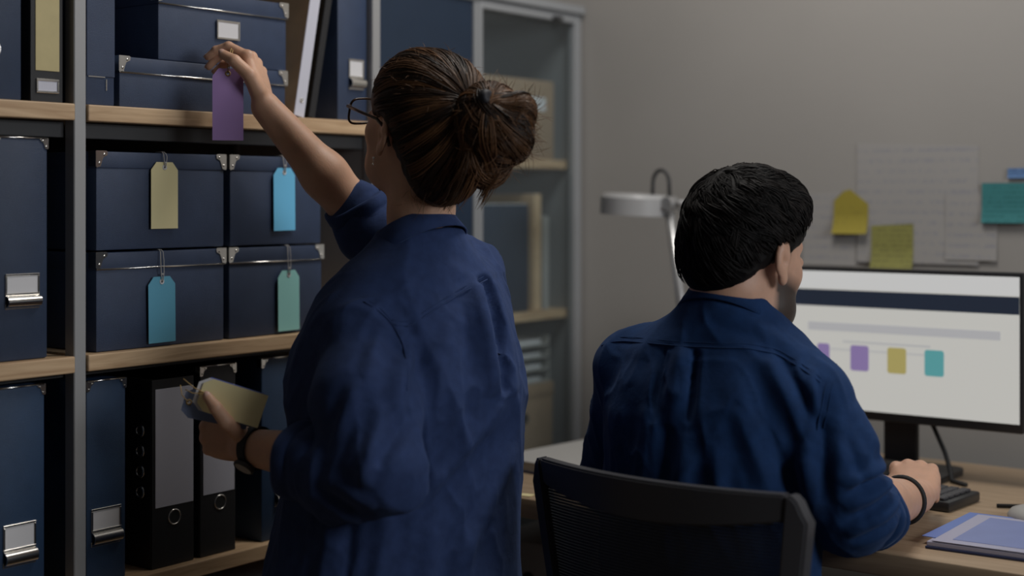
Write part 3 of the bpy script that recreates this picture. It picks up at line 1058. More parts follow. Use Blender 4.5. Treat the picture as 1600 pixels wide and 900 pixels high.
# ------------------------------------------------------------------ office chair
# placed so that its back runs along the desk; local +y points at the desk
_cx, _cy = 0.206, 2.094
cc = empty('office_chair', (math.cos(YAW) * _cx - math.sin(YAW) * _cy, math.sin(YAW) * _cx + math.cos(YAW) * _cy, 0), math.radians(-4))
tag(cc, 'black mesh-back office chair with swivel base under seated person', 'chair')
SZ = .47
MB().prism(rrect(0, .25, .235, .225, .07), SZ - .075, SZ - .004, 'z', bevel=.012).build('seat', 'seatfab', cc, auto=True)
BW, BTOP, BBOT = .221, .897, .56


def back_pt(u, z):
    """surface of the curved back; u in -1..1 across"""
    t = (z - BBOT) / (BTOP - BBOT)
    wdt = BW * (.80 + .20 * t)
    return Vector((u * wdt, -.018 - .020 * t + .045 * (1 - u * u) * -1 + .045, z))


def band(name, u0, u1, z0f, z1f, m, parent, th=.020, nu=14, nv=4):
    """curved slab between u0..u1 and z0(u)..z1(u)"""
    bm = bmesh.new()
    g = {}
    for k in (0, 1):
        for i in range(nu + 1):
            u = u0 + (u1 - u0) * i / nu
            for j in range(nv + 1):
                z = z0f(u) + (z1f(u) - z0f(u)) * j / nv
                p = back_pt(u, z)
                p.y += (th / 2 if k else -th / 2)
                g[k, i, j] = bm.verts.new(p)
    for i in range(nu):
        for j in range(nv):
            bm.faces.new((g[0, i, j], g[0, i + 1, j], g[0, i + 1, j + 1], g[0, i, j + 1]))
            bm.faces.new((g[1, i, j], g[1, i, j + 1], g[1, i + 1, j + 1], g[1, i + 1, j]))
        bm.faces.new((g[0, i, 0], g[1, i, 0], g[1, i + 1, 0], g[0, i + 1, 0]))
        bm.faces.new((g[0, i, nv], g[0, i + 1, nv], g[1, i + 1, nv], g[1, i, nv]))
    for j in range(nv):
        bm.faces.new((g[0, 0, j], g[0, 0, j + 1], g[1, 0, j + 1], g[1, 0, j]))
        bm.faces.new((g[0, nu, j], g[1, nu, j], g[1, nu, j + 1], g[0, nu, j + 1]))
    bmesh.ops.recalc_face_normals(bm, faces=bm.faces)
    sharp = [e for e in bm.edges if e.calc_face_angle(0) > 1.0]
    bmesh.ops.bevel(bm, geom=sharp, offset=.003, segments=2, affect='EDGES')
    me = bpy.data.meshes.new(name)
    bm.to_mesh(me)
    bm.free()
    o = link(name, me, m, parent, True)
    me.set_sharp_from_angle(angle=math.radians(40))
    return o


def top_z(u):
    a = abs(u)
    return BTOP - (0 if a < .93 else .022 * ((a - .93) / .07) ** 2)


def rail_bot(u):
    return BTOP - .036 - .022 * (1 - u * u)


band('top_rail', -.955, .955, rail_bot, lambda u: BTOP, 'greyplastic', cc, .022, 20)
for s in (-1, 1):
    band('side_rail', min(s * .962, s * 1.10), max(s * .962, s * 1.10), lambda u: BBOT - .02, lambda u: top_z(min(abs(u), 1.08) * .92) - .02 * max(0, abs(u) - .99) / .11, 'greyplastic', cc, .026, 4, 14)
band('bottom_rail', -.955, .955, lambda u: BBOT - .03, lambda u: BBOT + .015, 'greyplastic', cc, .022, 14)
# woven mesh: a lattice of thin threads between the rails
mb = MB()
nz = 62
for i in range(nz):
    z = BBOT + .016 + (BTOP - .040 - BBOT - .016) * i / (nz - 1)
    pts = []
    for k in range(15):
        u = -.958 + 1.916 * k / 14
        if z <= rail_bot(u) + .004:
            p = back_pt(u, z)
            p.y += .012 * math.sin(math.pi * (u + 1) / 2)
            pts.append(p)
    if len(pts) > 6 and z <= rail_bot(0) + .003:
        mb.tube(pts, .0019, 4)
    else:
        for side in (-1, 1):
            q = [p for p in pts if p.x * side > 0]
            if len(q) > 1:
                mb.tube(q, .0019, 4)
nu = 110
for i in range(nu):
    u = -.955 + 1.91 * i / (nu - 1)
    pts = []
    for k in range(8):
        z = BBOT + .015 + (rail_bot(u) - BBOT - .013) * k / 7
        p = back_pt(u, z)
        p.y += .012 * math.sin(math.pi * (u + 1) / 2)
        pts.append(p)
    mb.tube(pts, .0012, 3)
mesh_o = mb.build('back_mesh', 'mesh', cc)
mesh_o['kind'] = 'stuff'
mb = MB()
mb.tube([(0, .10, SZ - .08), (0, -.03, SZ - .07), (0, -.075, SZ + .02), (0, -.068, BBOT + .01)], .022, 10, flat=1.8)
mb.build('back_support', 'greyplastic', cc, smooth=True)
MB().lathe([(0, SZ - .135), (.05, SZ - .135), (.09, SZ - .078), (0, SZ - .077)], 20, c=(0, .22, 0)).build('mechanism', 'plastic', cc, auto=True)
MB().lathe([(0, .11), (.028, .11), (.028, .30), (.018, .301), (.018, SZ - .12), (0, SZ - .12)], 20, c=(0, .22, 0)).build('gas_column', 'darksteel', cc, auto=True)
for k in range(5):
    a = 2 * math.pi * k / 5 + .3
    ca_, sa_ = math.cos(a), math.sin(a)
    lg = MB().tube([(0 + ca_ * .02, .22 + sa_ * .02, .125), (ca_ * .16, .22 + sa_ * .16, .105), (ca_ * .30, .22 + sa_ * .30, .080)], .022, 10, radii=[.028, .022, .016]).build('base_arm', 'greyplastic', cc, smooth=True)
    mb = MB()
    for s in (-1, 1):
        T = Matrix.Translation((ca_ * .30 - sa_ * s * .012, .22 + sa_ * .30 + ca_ * s * .012, .0285)) @ Matrix.Rotation(a, 4, 'Z') @ Matrix.Rotation(math.pi / 2, 4, 'X')
        mb.lathe([(0, -.009), (.024, -.009), (.028, -.005), (.028, .005), (.024, .009), (0, .009)], 16, T)
    mb.tube([(ca_ * .30, .22 + sa_ * .30, .03), (ca_ * .30, .22 + sa_ * .30, .078)], .006, 8)
    mb.build('castor', 'rubber', lg, auto=True)
# ------------------------------------------------------------------ figures: implicit surfaces -> one continuous mesh
from mathutils.bvhtree import BVHTree


def smin(a, b, k):
    h = np.clip(0.5 + 0.5 * (b - a) / k, 0, 1)
    return b + (a - b) * h - k * h * (1 - h)


def smax(a, b, k):
    return -smin(-a, -b, k)


def s_cone(p, a, b, ra, rb):
    a = np.asarray(a, float)
    b = np.asarray(b, float)
    ab = (b - a).astype(p.dtype)
    q = p - a.astype(p.dtype)
    t = np.clip((q @ ab) / max(float(ab @ ab), 1e-12), 0, 1)
    q -= t[:, None] * ab
    return np.sqrt(np.einsum('ij,ij->i', q, q)) - (ra + (rb - ra) * t)


def s_chain(p, pts, rad, k=.01):
    d = None
    for i in range(len(pts) - 1):
        e = s_cone(p, pts[i], pts[i + 1], rad[i], rad[i + 1])
        d = e if d is None else smin(d, e, k)
    return d


def s_ell(p, c, r, R=None):
    q = p - np.asarray(c, p.dtype)
    if R is not None:
        q = q @ R.astype(p.dtype)
    r = np.asarray(r, p.dtype)
    q = q / r
    k0 = np.sqrt(np.einsum('ij,ij->i', q, q))
    q = q / r
    k1 = np.sqrt(np.einsum('ij,ij->i', q, q))
    return k0 * (k0 - 1) / np.maximum(k1, 1e-9)


def catmull(st, n=60):
    """smooth resample of stations (rows: z, ...) sorted by z"""
    st = np.array(sorted(st), float)
    m = len(st)
    out = []
    for i in range(m - 1):
        p0, p1, p2, p3 = st[max(i - 1, 0)], st[i], st[i + 1], st[min(i + 2, m - 1)]
        for t in np.linspace(0, 1, 8, endpoint=False):
            v = .5 * ((2 * p1) + (-p0 + p2) * t + (2 * p0 - 5 * p1 + 4 * p2 - p3) * t * t + (-p0 + 3 * p1 - 3 * p2 + p3) * t ** 3)
            v[0] = p1[0] + (p2[0] - p1[0]) * t
            out.append(v)
    out.append(st[-1])
    return np.array(out)


def s_loft(p, st, lat, fwd, pw=2.3):
    """torso: stations (z, cx, cy, half width, half depth); lat / fwd = unit plan vectors"""
    z = p[:, 2]
    cx, cy, a, b = [np.interp(z, st[:, 0], st[:, i]) for i in (1, 2, 3, 4)]
    u = (p[:, 0] - cx) * lat[0] + (p[:, 1] - cy) * lat[1]
    v = (p[:, 0] - cx) * fwd[0] + (p[:, 1] - cy) * fwd[1]
    k = (np.abs(u / a) ** pw + np.abs(v / b) ** pw) ** (1 / pw)
    g = np.sqrt((u / (a * a)) ** 2 + (v / (b * b)) ** 2)
    d = np.where(k > 1e-4, k * (k - 1) / np.maximum(g, 1e-6), -np.minimum(a, b))
    return np.maximum(d, np.maximum(z - st[-1, 0], st[0, 0] - z))


def polygonise(f, lo, hi, h, B=6):
    lo = np.array(lo, float)
    n = np.ceil((np.array(hi, float) - lo) / h / B).astype(int)
    bi = np.stack(np.meshgrid(*[np.arange(k) for k in n], indexing='ij'), -1).reshape(-1, 3)
    d = f(lo + (bi + .5) * B * h)
    bi = bi[np.abs(d) < B * h * .95 + 1.5 * h]
    r = np.arange(B + 1)
    o = np.stack(np.meshgrid(r, r, r, indexing='ij'), -1).reshape(-1, 3)
    gi = (bi[:, None, :] * B + o[None])
    v = f((lo + gi * h).reshape(-1, 3).astype(np.float32)).astype(np.float64).reshape(len(bi), B + 1, B + 1, B + 1)
    G = n * B + 3
    # one vertex per mixed-sign cell
    acc = np.zeros((len(bi), B, B, B, 3))
    cnt = np.zeros((len(bi), B, B, B))
    cs = {(i, j, k): v[:, i:B + i, j:B + j, k:B + k] for i in (0, 1) for j in (0, 1) for k in (0, 1)}
    for a in cs:
        for ax in range(3):
            if a[ax]:
                continue
            b = tuple(1 if q == ax else a[q] for q in range(3))
            va, vb = cs[a], cs[b]
            m = (va < 0) != (vb < 0)
            t = np.where(m, va / np.where(m, va - vb, 1), 0)
            for q in range(3):
                acc[..., q] += np.where(m, a[q] + (t if q == ax else 0), 0)
            cnt += m
    on = cnt > 0
    idx = np.argwhere(on)
    cell = bi[idx[:, 0]] * B + idx[:, 1:]
    pos = lo + (cell + acc[on] / cnt[on][:, None]) * h

    def key(c):
        c = c + 1
        return (c[..., 0] * G[1] + c[..., 1]) * G[2] + c[..., 2]
    ck = key(cell)
    order = np.argsort(ck)
    cks = ck[order]
    pos = pos[order]
    quads = []
    for ax in range(3):
        s0 = v[:, :B, :B, :B]
        sl = [slice(0, B)] * 3
        sl[ax] = slice(1, B + 1)
        s1 = v[:, sl[0], sl[1], sl[2]]
        m = np.argwhere((s0 < 0) != (s1 < 0))
        if not len(m):
            continue
        g = bi[m[:, 0]] * B + m[:, 1:]
        neg = s0[m[:, 0], m[:, 1], m[:, 2], m[:, 3]] < 0
        e1 = np.zeros(3, int)
        e2 = np.zeros(3, int)
        e1[(ax + 1) % 3] = 1
        e2[(ax + 2) % 3] = 1
        ks = [key(g), key(g - e1), key(g - e1 - e2), key(g - e2)]
        ii = [np.searchsorted(cks, k_) for k_ in ks]
        ok = np.ones(len(g), bool)
        for k_, i_ in zip(ks, ii):
            ok &= (i_ < len(cks)) & (cks[np.minimum(i_, len(cks) - 1)] == k_)
        q = np.stack(ii, 1)[ok]
        ng = neg[ok]
        q[~ng] = q[~ng][:, ::-1]
        quads.append(q)
    return pos, np.concatenate(quads)


def relax(pos, quads, it=1, lam=.5):
    e = np.concatenate([quads[:, [i, (i + 1) % 4]] for i in range(4)])
    for _ in range(it):
        s = np.zeros_like(pos)
        c = np.zeros(len(pos))
        np.add.at(s, e[:, 0], pos[e[:, 1]])
        np.add.at(s, e[:, 1], pos[e[:, 0]])
        np.add.at(c, e[:, 0], 1)
        np.add.at(c, e[:, 1], 1)
        pos = pos * (1 - lam) + lam * s / np.maximum(c, 1)[:, None]
    return pos


def vnormals(pos, quads):
    a, b, c, d = [pos[quads[:, i]] for i in range(4)]
    fn = np.cross(c - a, d - b)
    n = np.zeros_like(pos)
    for i in range(4):
        np.add.at(n, quads[:, i], fn)
    return n / np.maximum(np.linalg.norm(n, axis=1), 1e-12)[:, None]


def mesh_from(name, pos, quads):
    me = bpy.data.meshes.new(name)
    nv, nf = len(pos), len(quads)
    me.vertices.add(nv)
    me.vertices.foreach_set('co', pos.astype(np.float32).ravel())
    me.loops.add(nf * 4)
    me.loops.foreach_set('vertex_index', quads.astype(np.int32).ravel())
    me.polygons.add(nf)
    me.polygons.foreach_set('loop_start', np.arange(0, nf * 4, 4, dtype=np.int32))
    me.polygons.foreach_set('use_smooth', np.ones(nf, dtype=bool))
    me.update(calc_edges=True)
    me.validate()
    return me


def merge(parts):
    P_, Q_, n = [], [], 0
    for p, q in parts:
        P_.append(p)
        Q_.append(q + n)
        n += len(p)
    return np.concatenate(P_), np.concatenate(Q_)


def unit(v):
    v = np.asarray(v, float)
    return v / np.linalg.norm(v)


def head_frame(facing, pitch, roll=0.0):
    """columns: right, forward, up; facing = angle from +y towards +x"""
    f = np.array([math.sin(facing), math.cos(facing), 0])
    r = np.array([math.cos(facing), -math.sin(facing), 0])
    up = np.array([0, 0, 1.0])
    f2 = f * math.cos(pitch) + up * math.sin(pitch)
    u2 = np.cross(r, f2)
    r3 = r * math.cos(roll) + u2 * math.sin(roll)
    u3 = np.cross(r3, f2)
    return np.stack([r3, f2, u3], 1)


def head_sdf(p, o, F, s, male):
    q = ((p - o) @ F) / s
    ax = np.abs(q[:, 0])
    qm = np.stack([ax, q[:, 1], q[:, 2]], 1)
    d = s_ell(q, (0, -.012, .030), (.075, .094, .083))
    d = smin(d, s_ell(q, (0, .028, -.028), (.056, .062, .083)), .028)
    jw = .058 if male else .042
    d = smin(d, s_ell(qm, (jw * .50, .030, -.078), (.034, .046, .032)), .034)
    d = smin(d, s_ell(q, (0, .071, -.105 if male else -.099), (.022 if male else .019, .018, .018)), .022)
    d = smin(d, s_cone(qm, (0, .082, .024), (.036, .070, .024), .011, .010), .012)
    d = smin(d, s_ell(qm, (.038, .056, -.020), (.019, .019, .018)), .024)
    d = smax(d, -s_ell(qm, (.031, .101, .002), (.016, .018, .011)), .010)
    d = smin(d, s_ell(qm, (.031, .077, .002), (.0145, .0125, .0105)), .003)
    d = smin(d, s_cone(q, (0, .088, .012), (0, .110, -.030), .0065, .0095), .008)
    d = smin(d, s_ell(qm, (.010, .100, -.034), (.0075, .009, .0065)), .005)
    d = smin(d, s_ell(q, (0, .088, -.059), (.023, .012, .0055)), .004)
    d = smin(d, s_ell(q, (0, .086, -.069), (.019, .012, .0065)), .004)
    # ears: rim, bowl and lobe
    qm = np.stack([ax + (.12 if male else .38) * (q[:, 1] + .004), q[:, 1], q[:, 2]], 1)
    ear = s_ell(qm, (.080, -.008, -.004), (.0070, .0165, .0285), None)
    ear = smin(ear, s_ell(qm, (.078, .001, -.033), (.0065, .0095, .011)), .006)
    ear = smax(ear, -s_ell(qm, (.0895, -.005, -.002), (.0105, .0105, .0200)), .004)
    tilt = s_cone(qm, (.072, .004, -.004), (.078, -.010, .004), .010, .008)
    ear = smin(ear, tilt, .006)
    d = smin(d, ear, .005)
    return d * s


FING = {'index': (.0275, .088, (.040, .024, .019), .0090), 'middle': (.0085, .092, (.044, .028, .020), .0092),
        'ring': (-.0110, .087, (.040, .026, .020), .0088), 'pinky': (-.0290, .077, (.031, .019, .017), .0078)}


class Hand:
    """wrist point, direction of the fingers, normal of the back of the hand; thumb joints as points"""

    def __init__(self, wrist, ydir, zdir, side, curls, thumb, s=1.0, fat=1.0, spread=None):
        self.w = np.asarray(wrist, float)
        Y = unit(ydir)
        Z = np.asarray(zdir, float)
        Z = unit(Z - Y * (Z @ Y))
        X = np.cross(Y, Z)
        T = X if side == 'L' else -X
        self.Y, self.Z, self.T, self.s, self.fat = Y, Z, T, s, fat
        self.chains = []
        self.nails = []
        spread = spread or {}
        for nm, (t, y, ln, r) in FING.items():
            c = curls[nm]
            base = self.w + s * (T * t + Y * y)
            ang = 0
            fan = math.radians({'index': 5, 'middle': 1, 'ring': -4, 'pinky': -9}[nm] + spread.get(nm, 0))
            Yf = unit(Y * math.cos(fan) + T * math.sin(fan))
            pts = [base]
            for k in range(3):
                ang += math.radians(c[k])
                dirv = Yf * math.cos(ang) - Z * math.sin(ang)
                pts.append(pts[-1] + dirv * ln[k] * s)
            up = Yf * math.sin(ang) + Z * math.cos(ang)
            rr = [r * s * fat, r * .97 * s * fat, r * .88 * s * fat, r * .70 * s * fat]
            self.chains.append((pts, rr))
            self.nails.append((pts[3], dirv, up, r * .72 * s * fat))
        self.thumb = [np.asarray(q, float) for q in thumb]
        self.trad = [.0150 * s * fat, .0125 * s * fat, .0108 * s * fat, .0082 * s * fat]
        dv = unit(self.thumb[3] - self.thumb[2])
        n = np.cross(dv, np.cross(T + Z * .8, dv))
        self.nails.append((self.thumb[3], dv, unit(n), .0082 * s * fat))

    def sdf(self, p):
        s, w, T, Y, Z, ft = self.s, self.w, self.T, self.Y, self.Z, self.fat
        R = np.stack([T, Y, Z], 1)
        d = s_ell(p, w + s * (T * .000 + Y * .052 - Z * .002), (.037 * s, .048 * s, .0135 * s * ft), R)
        for nm, (t, y, ln, r) in FING.items():
            a = w + s * (T * t * .45 + Y * .006)
            b = w + s * (T * t + Y * y - Z * .001)
            d = smin(d, s_cone(p, a, b, .0125 * s * ft, r * 1.08 * s * ft), .010 * s)
        d = smin(d, s_cone(p, w + s * (-T * .022 + Y * .02 - Z * .008), w + s * (-T * .027 + Y * .062 - Z * .008), .012 * s * ft, .010 * s * ft), .012 * s)
        for pts, rr in self.chains:
            f = s_chain(p, pts, rr, .0015)
            for k in (1, 2):       # knuckles
                f = smin(f, np.linalg.norm(p - pts[k], axis=1) - rr[k] * 1.04, .002)
            f = smin(f, np.linalg.norm(p - (pts[0] + Z * .0025), axis=1) - rr[0] * .98, .006)
            d = smin(d, f, .0028)
        th = s_chain(p, self.thumb, self.trad, .003)
        d = smin(d, th, .010 * s)
        return d

    def nail_mesh(self, mb):
        for tip, dv, up, r in self.nails:
            X = np.cross(dv, up)
            M = Matrix((tuple(X) + (0,), tuple(dv) + (0,), tuple(up) + (0,), (0, 0, 0, 1))).transposed()
            c = tip + up * r * .62 + dv * r * .10
            t = bmesh.new()
            bmesh.ops.create_uvsphere(t, u_segments=10, v_segments=6, radius=1)
            for v in t.verts:
                v.co = Vector((v.co.x * r * .72, v.co.y * r * .95, v.co.z * r * .42))
            t.transform(Matrix.Translation(Vector(c)) @ M)
            mb._add(t)


def pleat_push(pos, nrm, pleats):
    """one side of a pressed pleat lies over the other: a step along a line (x0,z0,x1,z1,reach,height)"""
    x, z = pos[:, 0], pos[:, 2]
    w = np.clip((.35 - nrm[:, 1]) / .5, 0, 1)
    amt = np.zeros(len(pos))
    for x0, z0, x1, z1, wd, a in pleats:
        ab = np.array([x1 - x0, z1 - z0])
        L = math.hypot(*ab)
        t = ((x - x0) * ab[0] + (z - z0) * ab[1]) / (L * L)
        sd = ((x - x0) * -ab[1] + (z - z0) * ab[0]) / L
        tp = np.clip(t / .06, 0, 1) * np.clip((1 - t) / .45, 0, 1)
        amt += a * np.tanh(sd / .0022) * np.exp(-np.abs(sd) / wd) * tp
    return pos + nrm * (amt * w)[:, None]


def fold_push(pos, nrm, folds, sel=None):
    """cloth folds: ridges (+) and creases (-) along short lines given by (x0,z0,x1,z1,width,height) on the back"""
    x, z = pos[:, 0], pos[:, 2]
    amt = np.zeros(len(pos))
    w = np.clip((.35 - nrm[:, 1]) / .5, 0, 1) if sel is None else sel
    for x0, z0, x1, z1, wd, a in folds:
        ab = np.array([x1 - x0, z1 - z0])
        L2 = ab @ ab
        t = ((x - x0) * ab[0] + (z - z0) * ab[1]) / L2
        tc = np.clip(t, 0, 1)
        dd = np.hypot(x - x0 - tc * ab[0], z - z0 - tc * ab[1])
        taper = np.sin(np.pi * np.clip(t * .86 + .07, 0, 1)) ** .5
        prof = np.exp(-(dd / wd) ** 1.5) - .45 * np.exp(-((dd - 1.7 * wd) / (wd * .9)) ** 2)
        amt += a * prof * taper
    return pos + nrm * (amt * w)[:, None]


_perm = np.random.default_rng(3).integers(0, 1 << 16, 4096)
_grad = np.random.default_rng(4).normal(size=(4096, 3))
_grad /= np.linalg.norm(_grad, axis=1, keepdims=True)


def gnoise(q):
    """gradient noise, about -0.6 .. 0.6"""
    i0 = np.floor(q).astype(np.int64)
    f = q - i0
    u = f * f * f * (f * (f * 6 - 15) + 10)
    out = 0
    for dx in (0, 1):
        for dy in (0, 1):
            for dz in (0, 1):
                c = i0 + np.array([dx, dy, dz])
                h = _perm[(c[:, 0] * 73 + _perm[(c[:, 1] * 151 + _perm[c[:, 2] & 4095]) & 4095]) & 4095] & 4095
                g = (_grad[h] * (f - np.array([dx, dy, dz]))).sum(1)
                w = (u[:, 0] if dx else 1 - u[:, 0]) * (u[:, 1] if dy else 1 - u[:, 1]) * (u[:, 2] if dz else 1 - u[:, 2])
                out = out + w * g
    return out


def crumple(pos, nrm, amp, freq, stretch, seed, axis_dir, power=3.0):
    """narrow ridges, stretched along axis_dir: the drag folds of a loose cotton shirt"""
    ax = unit(axis_dir)
    along = (pos @ ax)[:, None] * ax
    q = (pos - along) * freq + along * (freq / stretch) + seed
    q = q + .35 * np.stack([gnoise(q * .6 + 11), gnoise(q * .6 + 23), gnoise(q * .6 + 37)], 1)
    r = np.clip(1 - np.abs(gnoise(q)) * 2.4, 0, 1) ** power
    m = np.clip(.5 + 1.6 * gnoise(pos * 6 + seed * 3), 0, 1)
    return pos + nrm * ((r - .25) * amp * m)[:, None]


def strand_mesh(name, strands, radius, sides=3, tones=None, taper=True):
    """many thin hairs, one mesh; strands: array (n, k, 3)"""
    S = np.asarray(strands)
    n, k, _ = S.shape
    tg = np.gradient(S, axis=1)
    tg /= np.maximum(np.linalg.norm(tg, axis=2, keepdims=True), 1e-9)
    ref = rng.normal(size=(n, 1, 3))
    a = np.cross(tg, ref)
    a /= np.maximum(np.linalg.norm(a, axis=2, keepdims=True), 1e-9)
    b = np.cross(tg, a)
    prof = np.ones(k)
    if taper:
        prof = np.clip(np.minimum(np.linspace(.6, 4, k), np.linspace(4, .25, k)), 0, 1)
    rad = np.asarray(radius).reshape(-1, 1, 1) * prof[None, :, None]
    V = np.stack([S + rad * (a * math.cos(2 * math.pi * j / sides) + b * math.sin(2 * math.pi * j / sides)) for j in range(sides)], 2)
    idx = np.arange(n * k * sides).reshape(n, k, sides)
    A = idx[:, :-1, :]
    Bn = idx[:, 1:, :]
    A2 = np.roll(A, -1, axis=2)
    B2 = np.roll(Bn, -1, axis=2)
    Q = np.stack([A, A2, B2, Bn], -1).reshape(-1, 4)
    me = mesh_from(name, V.reshape(-1, 3), Q)
    tn = np.repeat(np.asarray(tones if tones is not None else rng.random(n)), k * sides).astype(np.float32)
    at = me.attributes.new('tone', 'FLOAT', 'POINT')
    if len(at.data) == len(tn):
        at.data.foreach_set('value', tn)
    return me


def trace_out(f, o, dirs, r0=.02, r1=.22, it=26):
    """radius at which rays from o leave the solid f"""
    lo = np.full(len(dirs), r0)
    hi = np.full(len(dirs), r1)
    for _ in range(it):
        mid = (lo + hi) / 2
        ins = f(o + dirs * mid[:, None]) < 0
        lo = np.where(ins, mid, lo)
        hi = np.where(ins, hi, mid)
    return lo


def slerp(a, b, t):
    d = np.clip((a * b).sum(1), -1, 1)
    w = np.arccos(d)[:, None]
    sw = np.maximum(np.sin(w), 1e-4)
    return [(np.sin((1 - s) * w) * a + np.sin(s * w) * b) / sw for s in t]


def collar_mesh(c, fwd, lat, up, a, b, stand, flap, out, gap, th=.0028, n=56, drop_front=.02):
    """shirt collar: a band round the neck folded over on itself; open at the front"""
    prof = []
    bm = bmesh.new()
    rows = []
    for i in range(n + 1):
        ang = -math.pi + gap + (2 * math.pi - 2 * gap) * i / n     # 0 = nape
        fr = abs(ang) / math.pi                                    # 0 back .. 1 front
        fl = flap + drop_front * fr ** 2
        ra, rb = a, b
        pts = [(0, 0), (.001, stand * .5), (.003, stand * .92), (.006, stand * 1.02), (.009, stand * .95),
               (.009 + out * .45, stand - fl * .5), (.009 + out, stand - fl)]
        inner = [(x - th, z) for x, z in pts]
        ring = pts + [(x + th * 1.0, z - .0005) for x, z in pts[::-1][:3]]
        loop = [(x, z) for x, z in pts] + [(pts[-1][0] - th, pts[-1][1]), (pts[-2][0] - th, pts[-2][1]), (pts[4][0] - th * 1.2, pts[4][1] - .004),
                                           (pts[3][0] - .0015, pts[3][1] - .004), (th * .2 + .0002, stand * .5)]
        row = []
        for x, z in pts:
            p = c - fwd * (math.cos(ang) * (rb + x)) + lat * (math.sin(ang) * (ra + x)) + up * z
            row.append(bm.verts.new(Vector(p)))
        rows.append(row)
    for r0, r1 in zip(rows, rows[1:]):
        for j in range(len(r0) - 1):
            bm.faces.new((r0[j], r0[j + 1], r1[j + 1], r1[j]))
    bmesh.ops.recalc_face_normals(bm, faces=bm.faces)
    r = bmesh.ops.solidify(bm, geom=bm.faces[:], thickness=th)
    me = bpy.data.meshes.new('collar')
    bm.to_mesh(me)
    bm.free()
    return me


def cuff_mesh(c, d, r, length, flat=1.0, th=.004, seed=0, n=40, axis2=None):
    """rolled-up sleeve end: an open sleeve band with two fold lines"""
    d = unit(d)
    ref = np.array([0, 0, 1.0]) if abs(d[2]) < .8 else np.array([0, 1.0, 0])
    u = unit(np.cross(d, ref)) if axis2 is None else unit(axis2)
    v = np.cross(d, u)
    prof = [(0, -.10), (.0035, -.02), (.0055, .10), (.0058, .45), (.0030, .52), (.0062, .58), (.0064, .90), (.0050, .985), (.001, 1.0), (-.004, .985), (-.007, .90), (-.009, .3)]
    bm = bmesh.new()
    rows = []
    for i in range(n):
        a = 2 * math.pi * i / n
        wob = 1 + .05 * math.sin(2 * a + seed) + .03 * math.sin(5 * a + seed * 2)
        sk = .0035 * math.sin(a + seed) + .0015 * math.sin(3 * a + seed)
        rows.append([bm.verts.new(Vector(c + d * (t * length + sk) + (u * math.cos(a) + v * math.sin(a) * flat) * (r * wob + x))) for x, t in prof])
    for i in range(n):
        A, Bq = rows[i], rows[(i + 1) % n]
        for j in range(len(prof) - 1):
            bm.faces.new((A[j], Bq[j], Bq[j + 1], A[j + 1]))
    bmesh.ops.recalc_face_normals(bm, faces=bm.faces)
    me = bpy.data.meshes.new('cuff')
    bm.to_mesh(me)
    bm.free()
    return me


def seam_ribbon(mb, bvh, line, r=.0016, off=.0008, flat=.6):
    """thin raised seam following the cloth; line = list of (x,z) seen from the back"""
    pts = []
    for (x0, z0), (x1, z1) in zip(line, line[1:]):
        k = max(2, int(math.hypot(x1 - x0, z1 - z0) / .006))
        for i in range(k):
            t = i / k
            h = bvh.ray_cast(Vector((x0 + (x1 - x0) * t, -1.0, z0 + (z1 - z0) * t)), Vector((0, 1, 0)))
            if h[0] is not None:
                pts.append(h[0])
    for _ in range(3):      # even out the line over small wrinkles
        pts = [pts[0]] + [(a + b * 2 + c) / 4 for a, b, c in zip(pts, pts[1:], pts[2:])] + [pts[-1]] if len(pts) > 4 else pts
    pts = [q_ + Vector((0, -off, 0)) for q_ in pts]
    if len(pts) > 2:
        # break at jumps
        run = [pts[0]]
        for q in pts[1:]:
            if (q - run[-1]).length > .03:
                if len(run) > 2:
                    mb.tube(run, r, 5)
                run = [q]
            else:
                run.append(q)
        if len(run) > 2:
            mb.tube(run, r, 5)
# ------------------------------------------------------------------ standing woman reaching for the shelf
V3 = np.array


def person_root(x, y, label):
    c, s = math.cos(YAW), math.sin(YAW)
    e = empty('person', (c * x - s * y, s * x + c * y, 0), YAW)
    return tag(e, label, 'person')


def to_room(base, q):
    """point given beside a figure's base -> room coordinates"""
    x, y = base[0] + q[0], base[1] + q[1]
    c, s = math.cos(YAW), math.sin(YAW)
    return Vector((c * x - s * y, s * x + c * y, q[2]))


def dress(name, sdf, lo, hi, h, m, parent, folds=(), crum=(), it=1, pleats=()):
    p, q = polygonise(sdf, lo, hi, h)
    p = relax(p, q, it)
    for c in crum:
        p = crumple(p, vnormals(p, q), *c)
    if folds:
        p = fold_push(p, vnormals(p, q), folds)
    if pleats:
        p = pleat_push(p, vnormals(p, q), pleats)
    me = mesh_from(name, p, q)
    o = link(name, me, m, parent)
    return o, BVHTree.FromPolygons([Vector(v) for v in p], [list(map(int, f)) for f in q])


def leg_set(parent, hips, knees, ankles, toes, rad, seat_pts, seat_r):
    def f(p):
        d = s_chain(p, seat_pts, seat_r, .03)
        for a, b, c in zip(hips, knees, ankles):
            d = smin(d, s_chain(p, [a, b, c], rad, .03), .03)
        return d
    allp = np.array(list(hips) + list(knees) + list(ankles) + list(seat_pts))
    lo, hi = allp.min(0) - .2, allp.max(0) + .2
    lo[2] = max(lo[2], .03)
    dress('trousers', f, lo, hi, .010, 'trouser', parent, crum=((.008, 12, 2, 3.1, (0, 0, 1)),))
    for a, t in zip(ankles, toes):
        a, t = V3(a), V3(t)
        mid = (a + t) / 2

        def g(p):
            d = s_cone(p, (a[0], a[1], .055), (t[0], t[1], .034), .042, .030)
            d = smin(d, s_cone(p, (a[0], a[1], .10), (a[0], a[1], .05), .040, .042), .02)
            return smax(d, .002 - p[:, 2], .004)
        lo = np.minimum(a, t) - .08
        hi = np.maximum(a, t) + .08
        lo[2] = -.02
        hi[2] = .16
        p, q = polygonise(g, lo, hi, .006)
        link('shoe', mesh_from('shoe', p, q), 'shoe', parent)


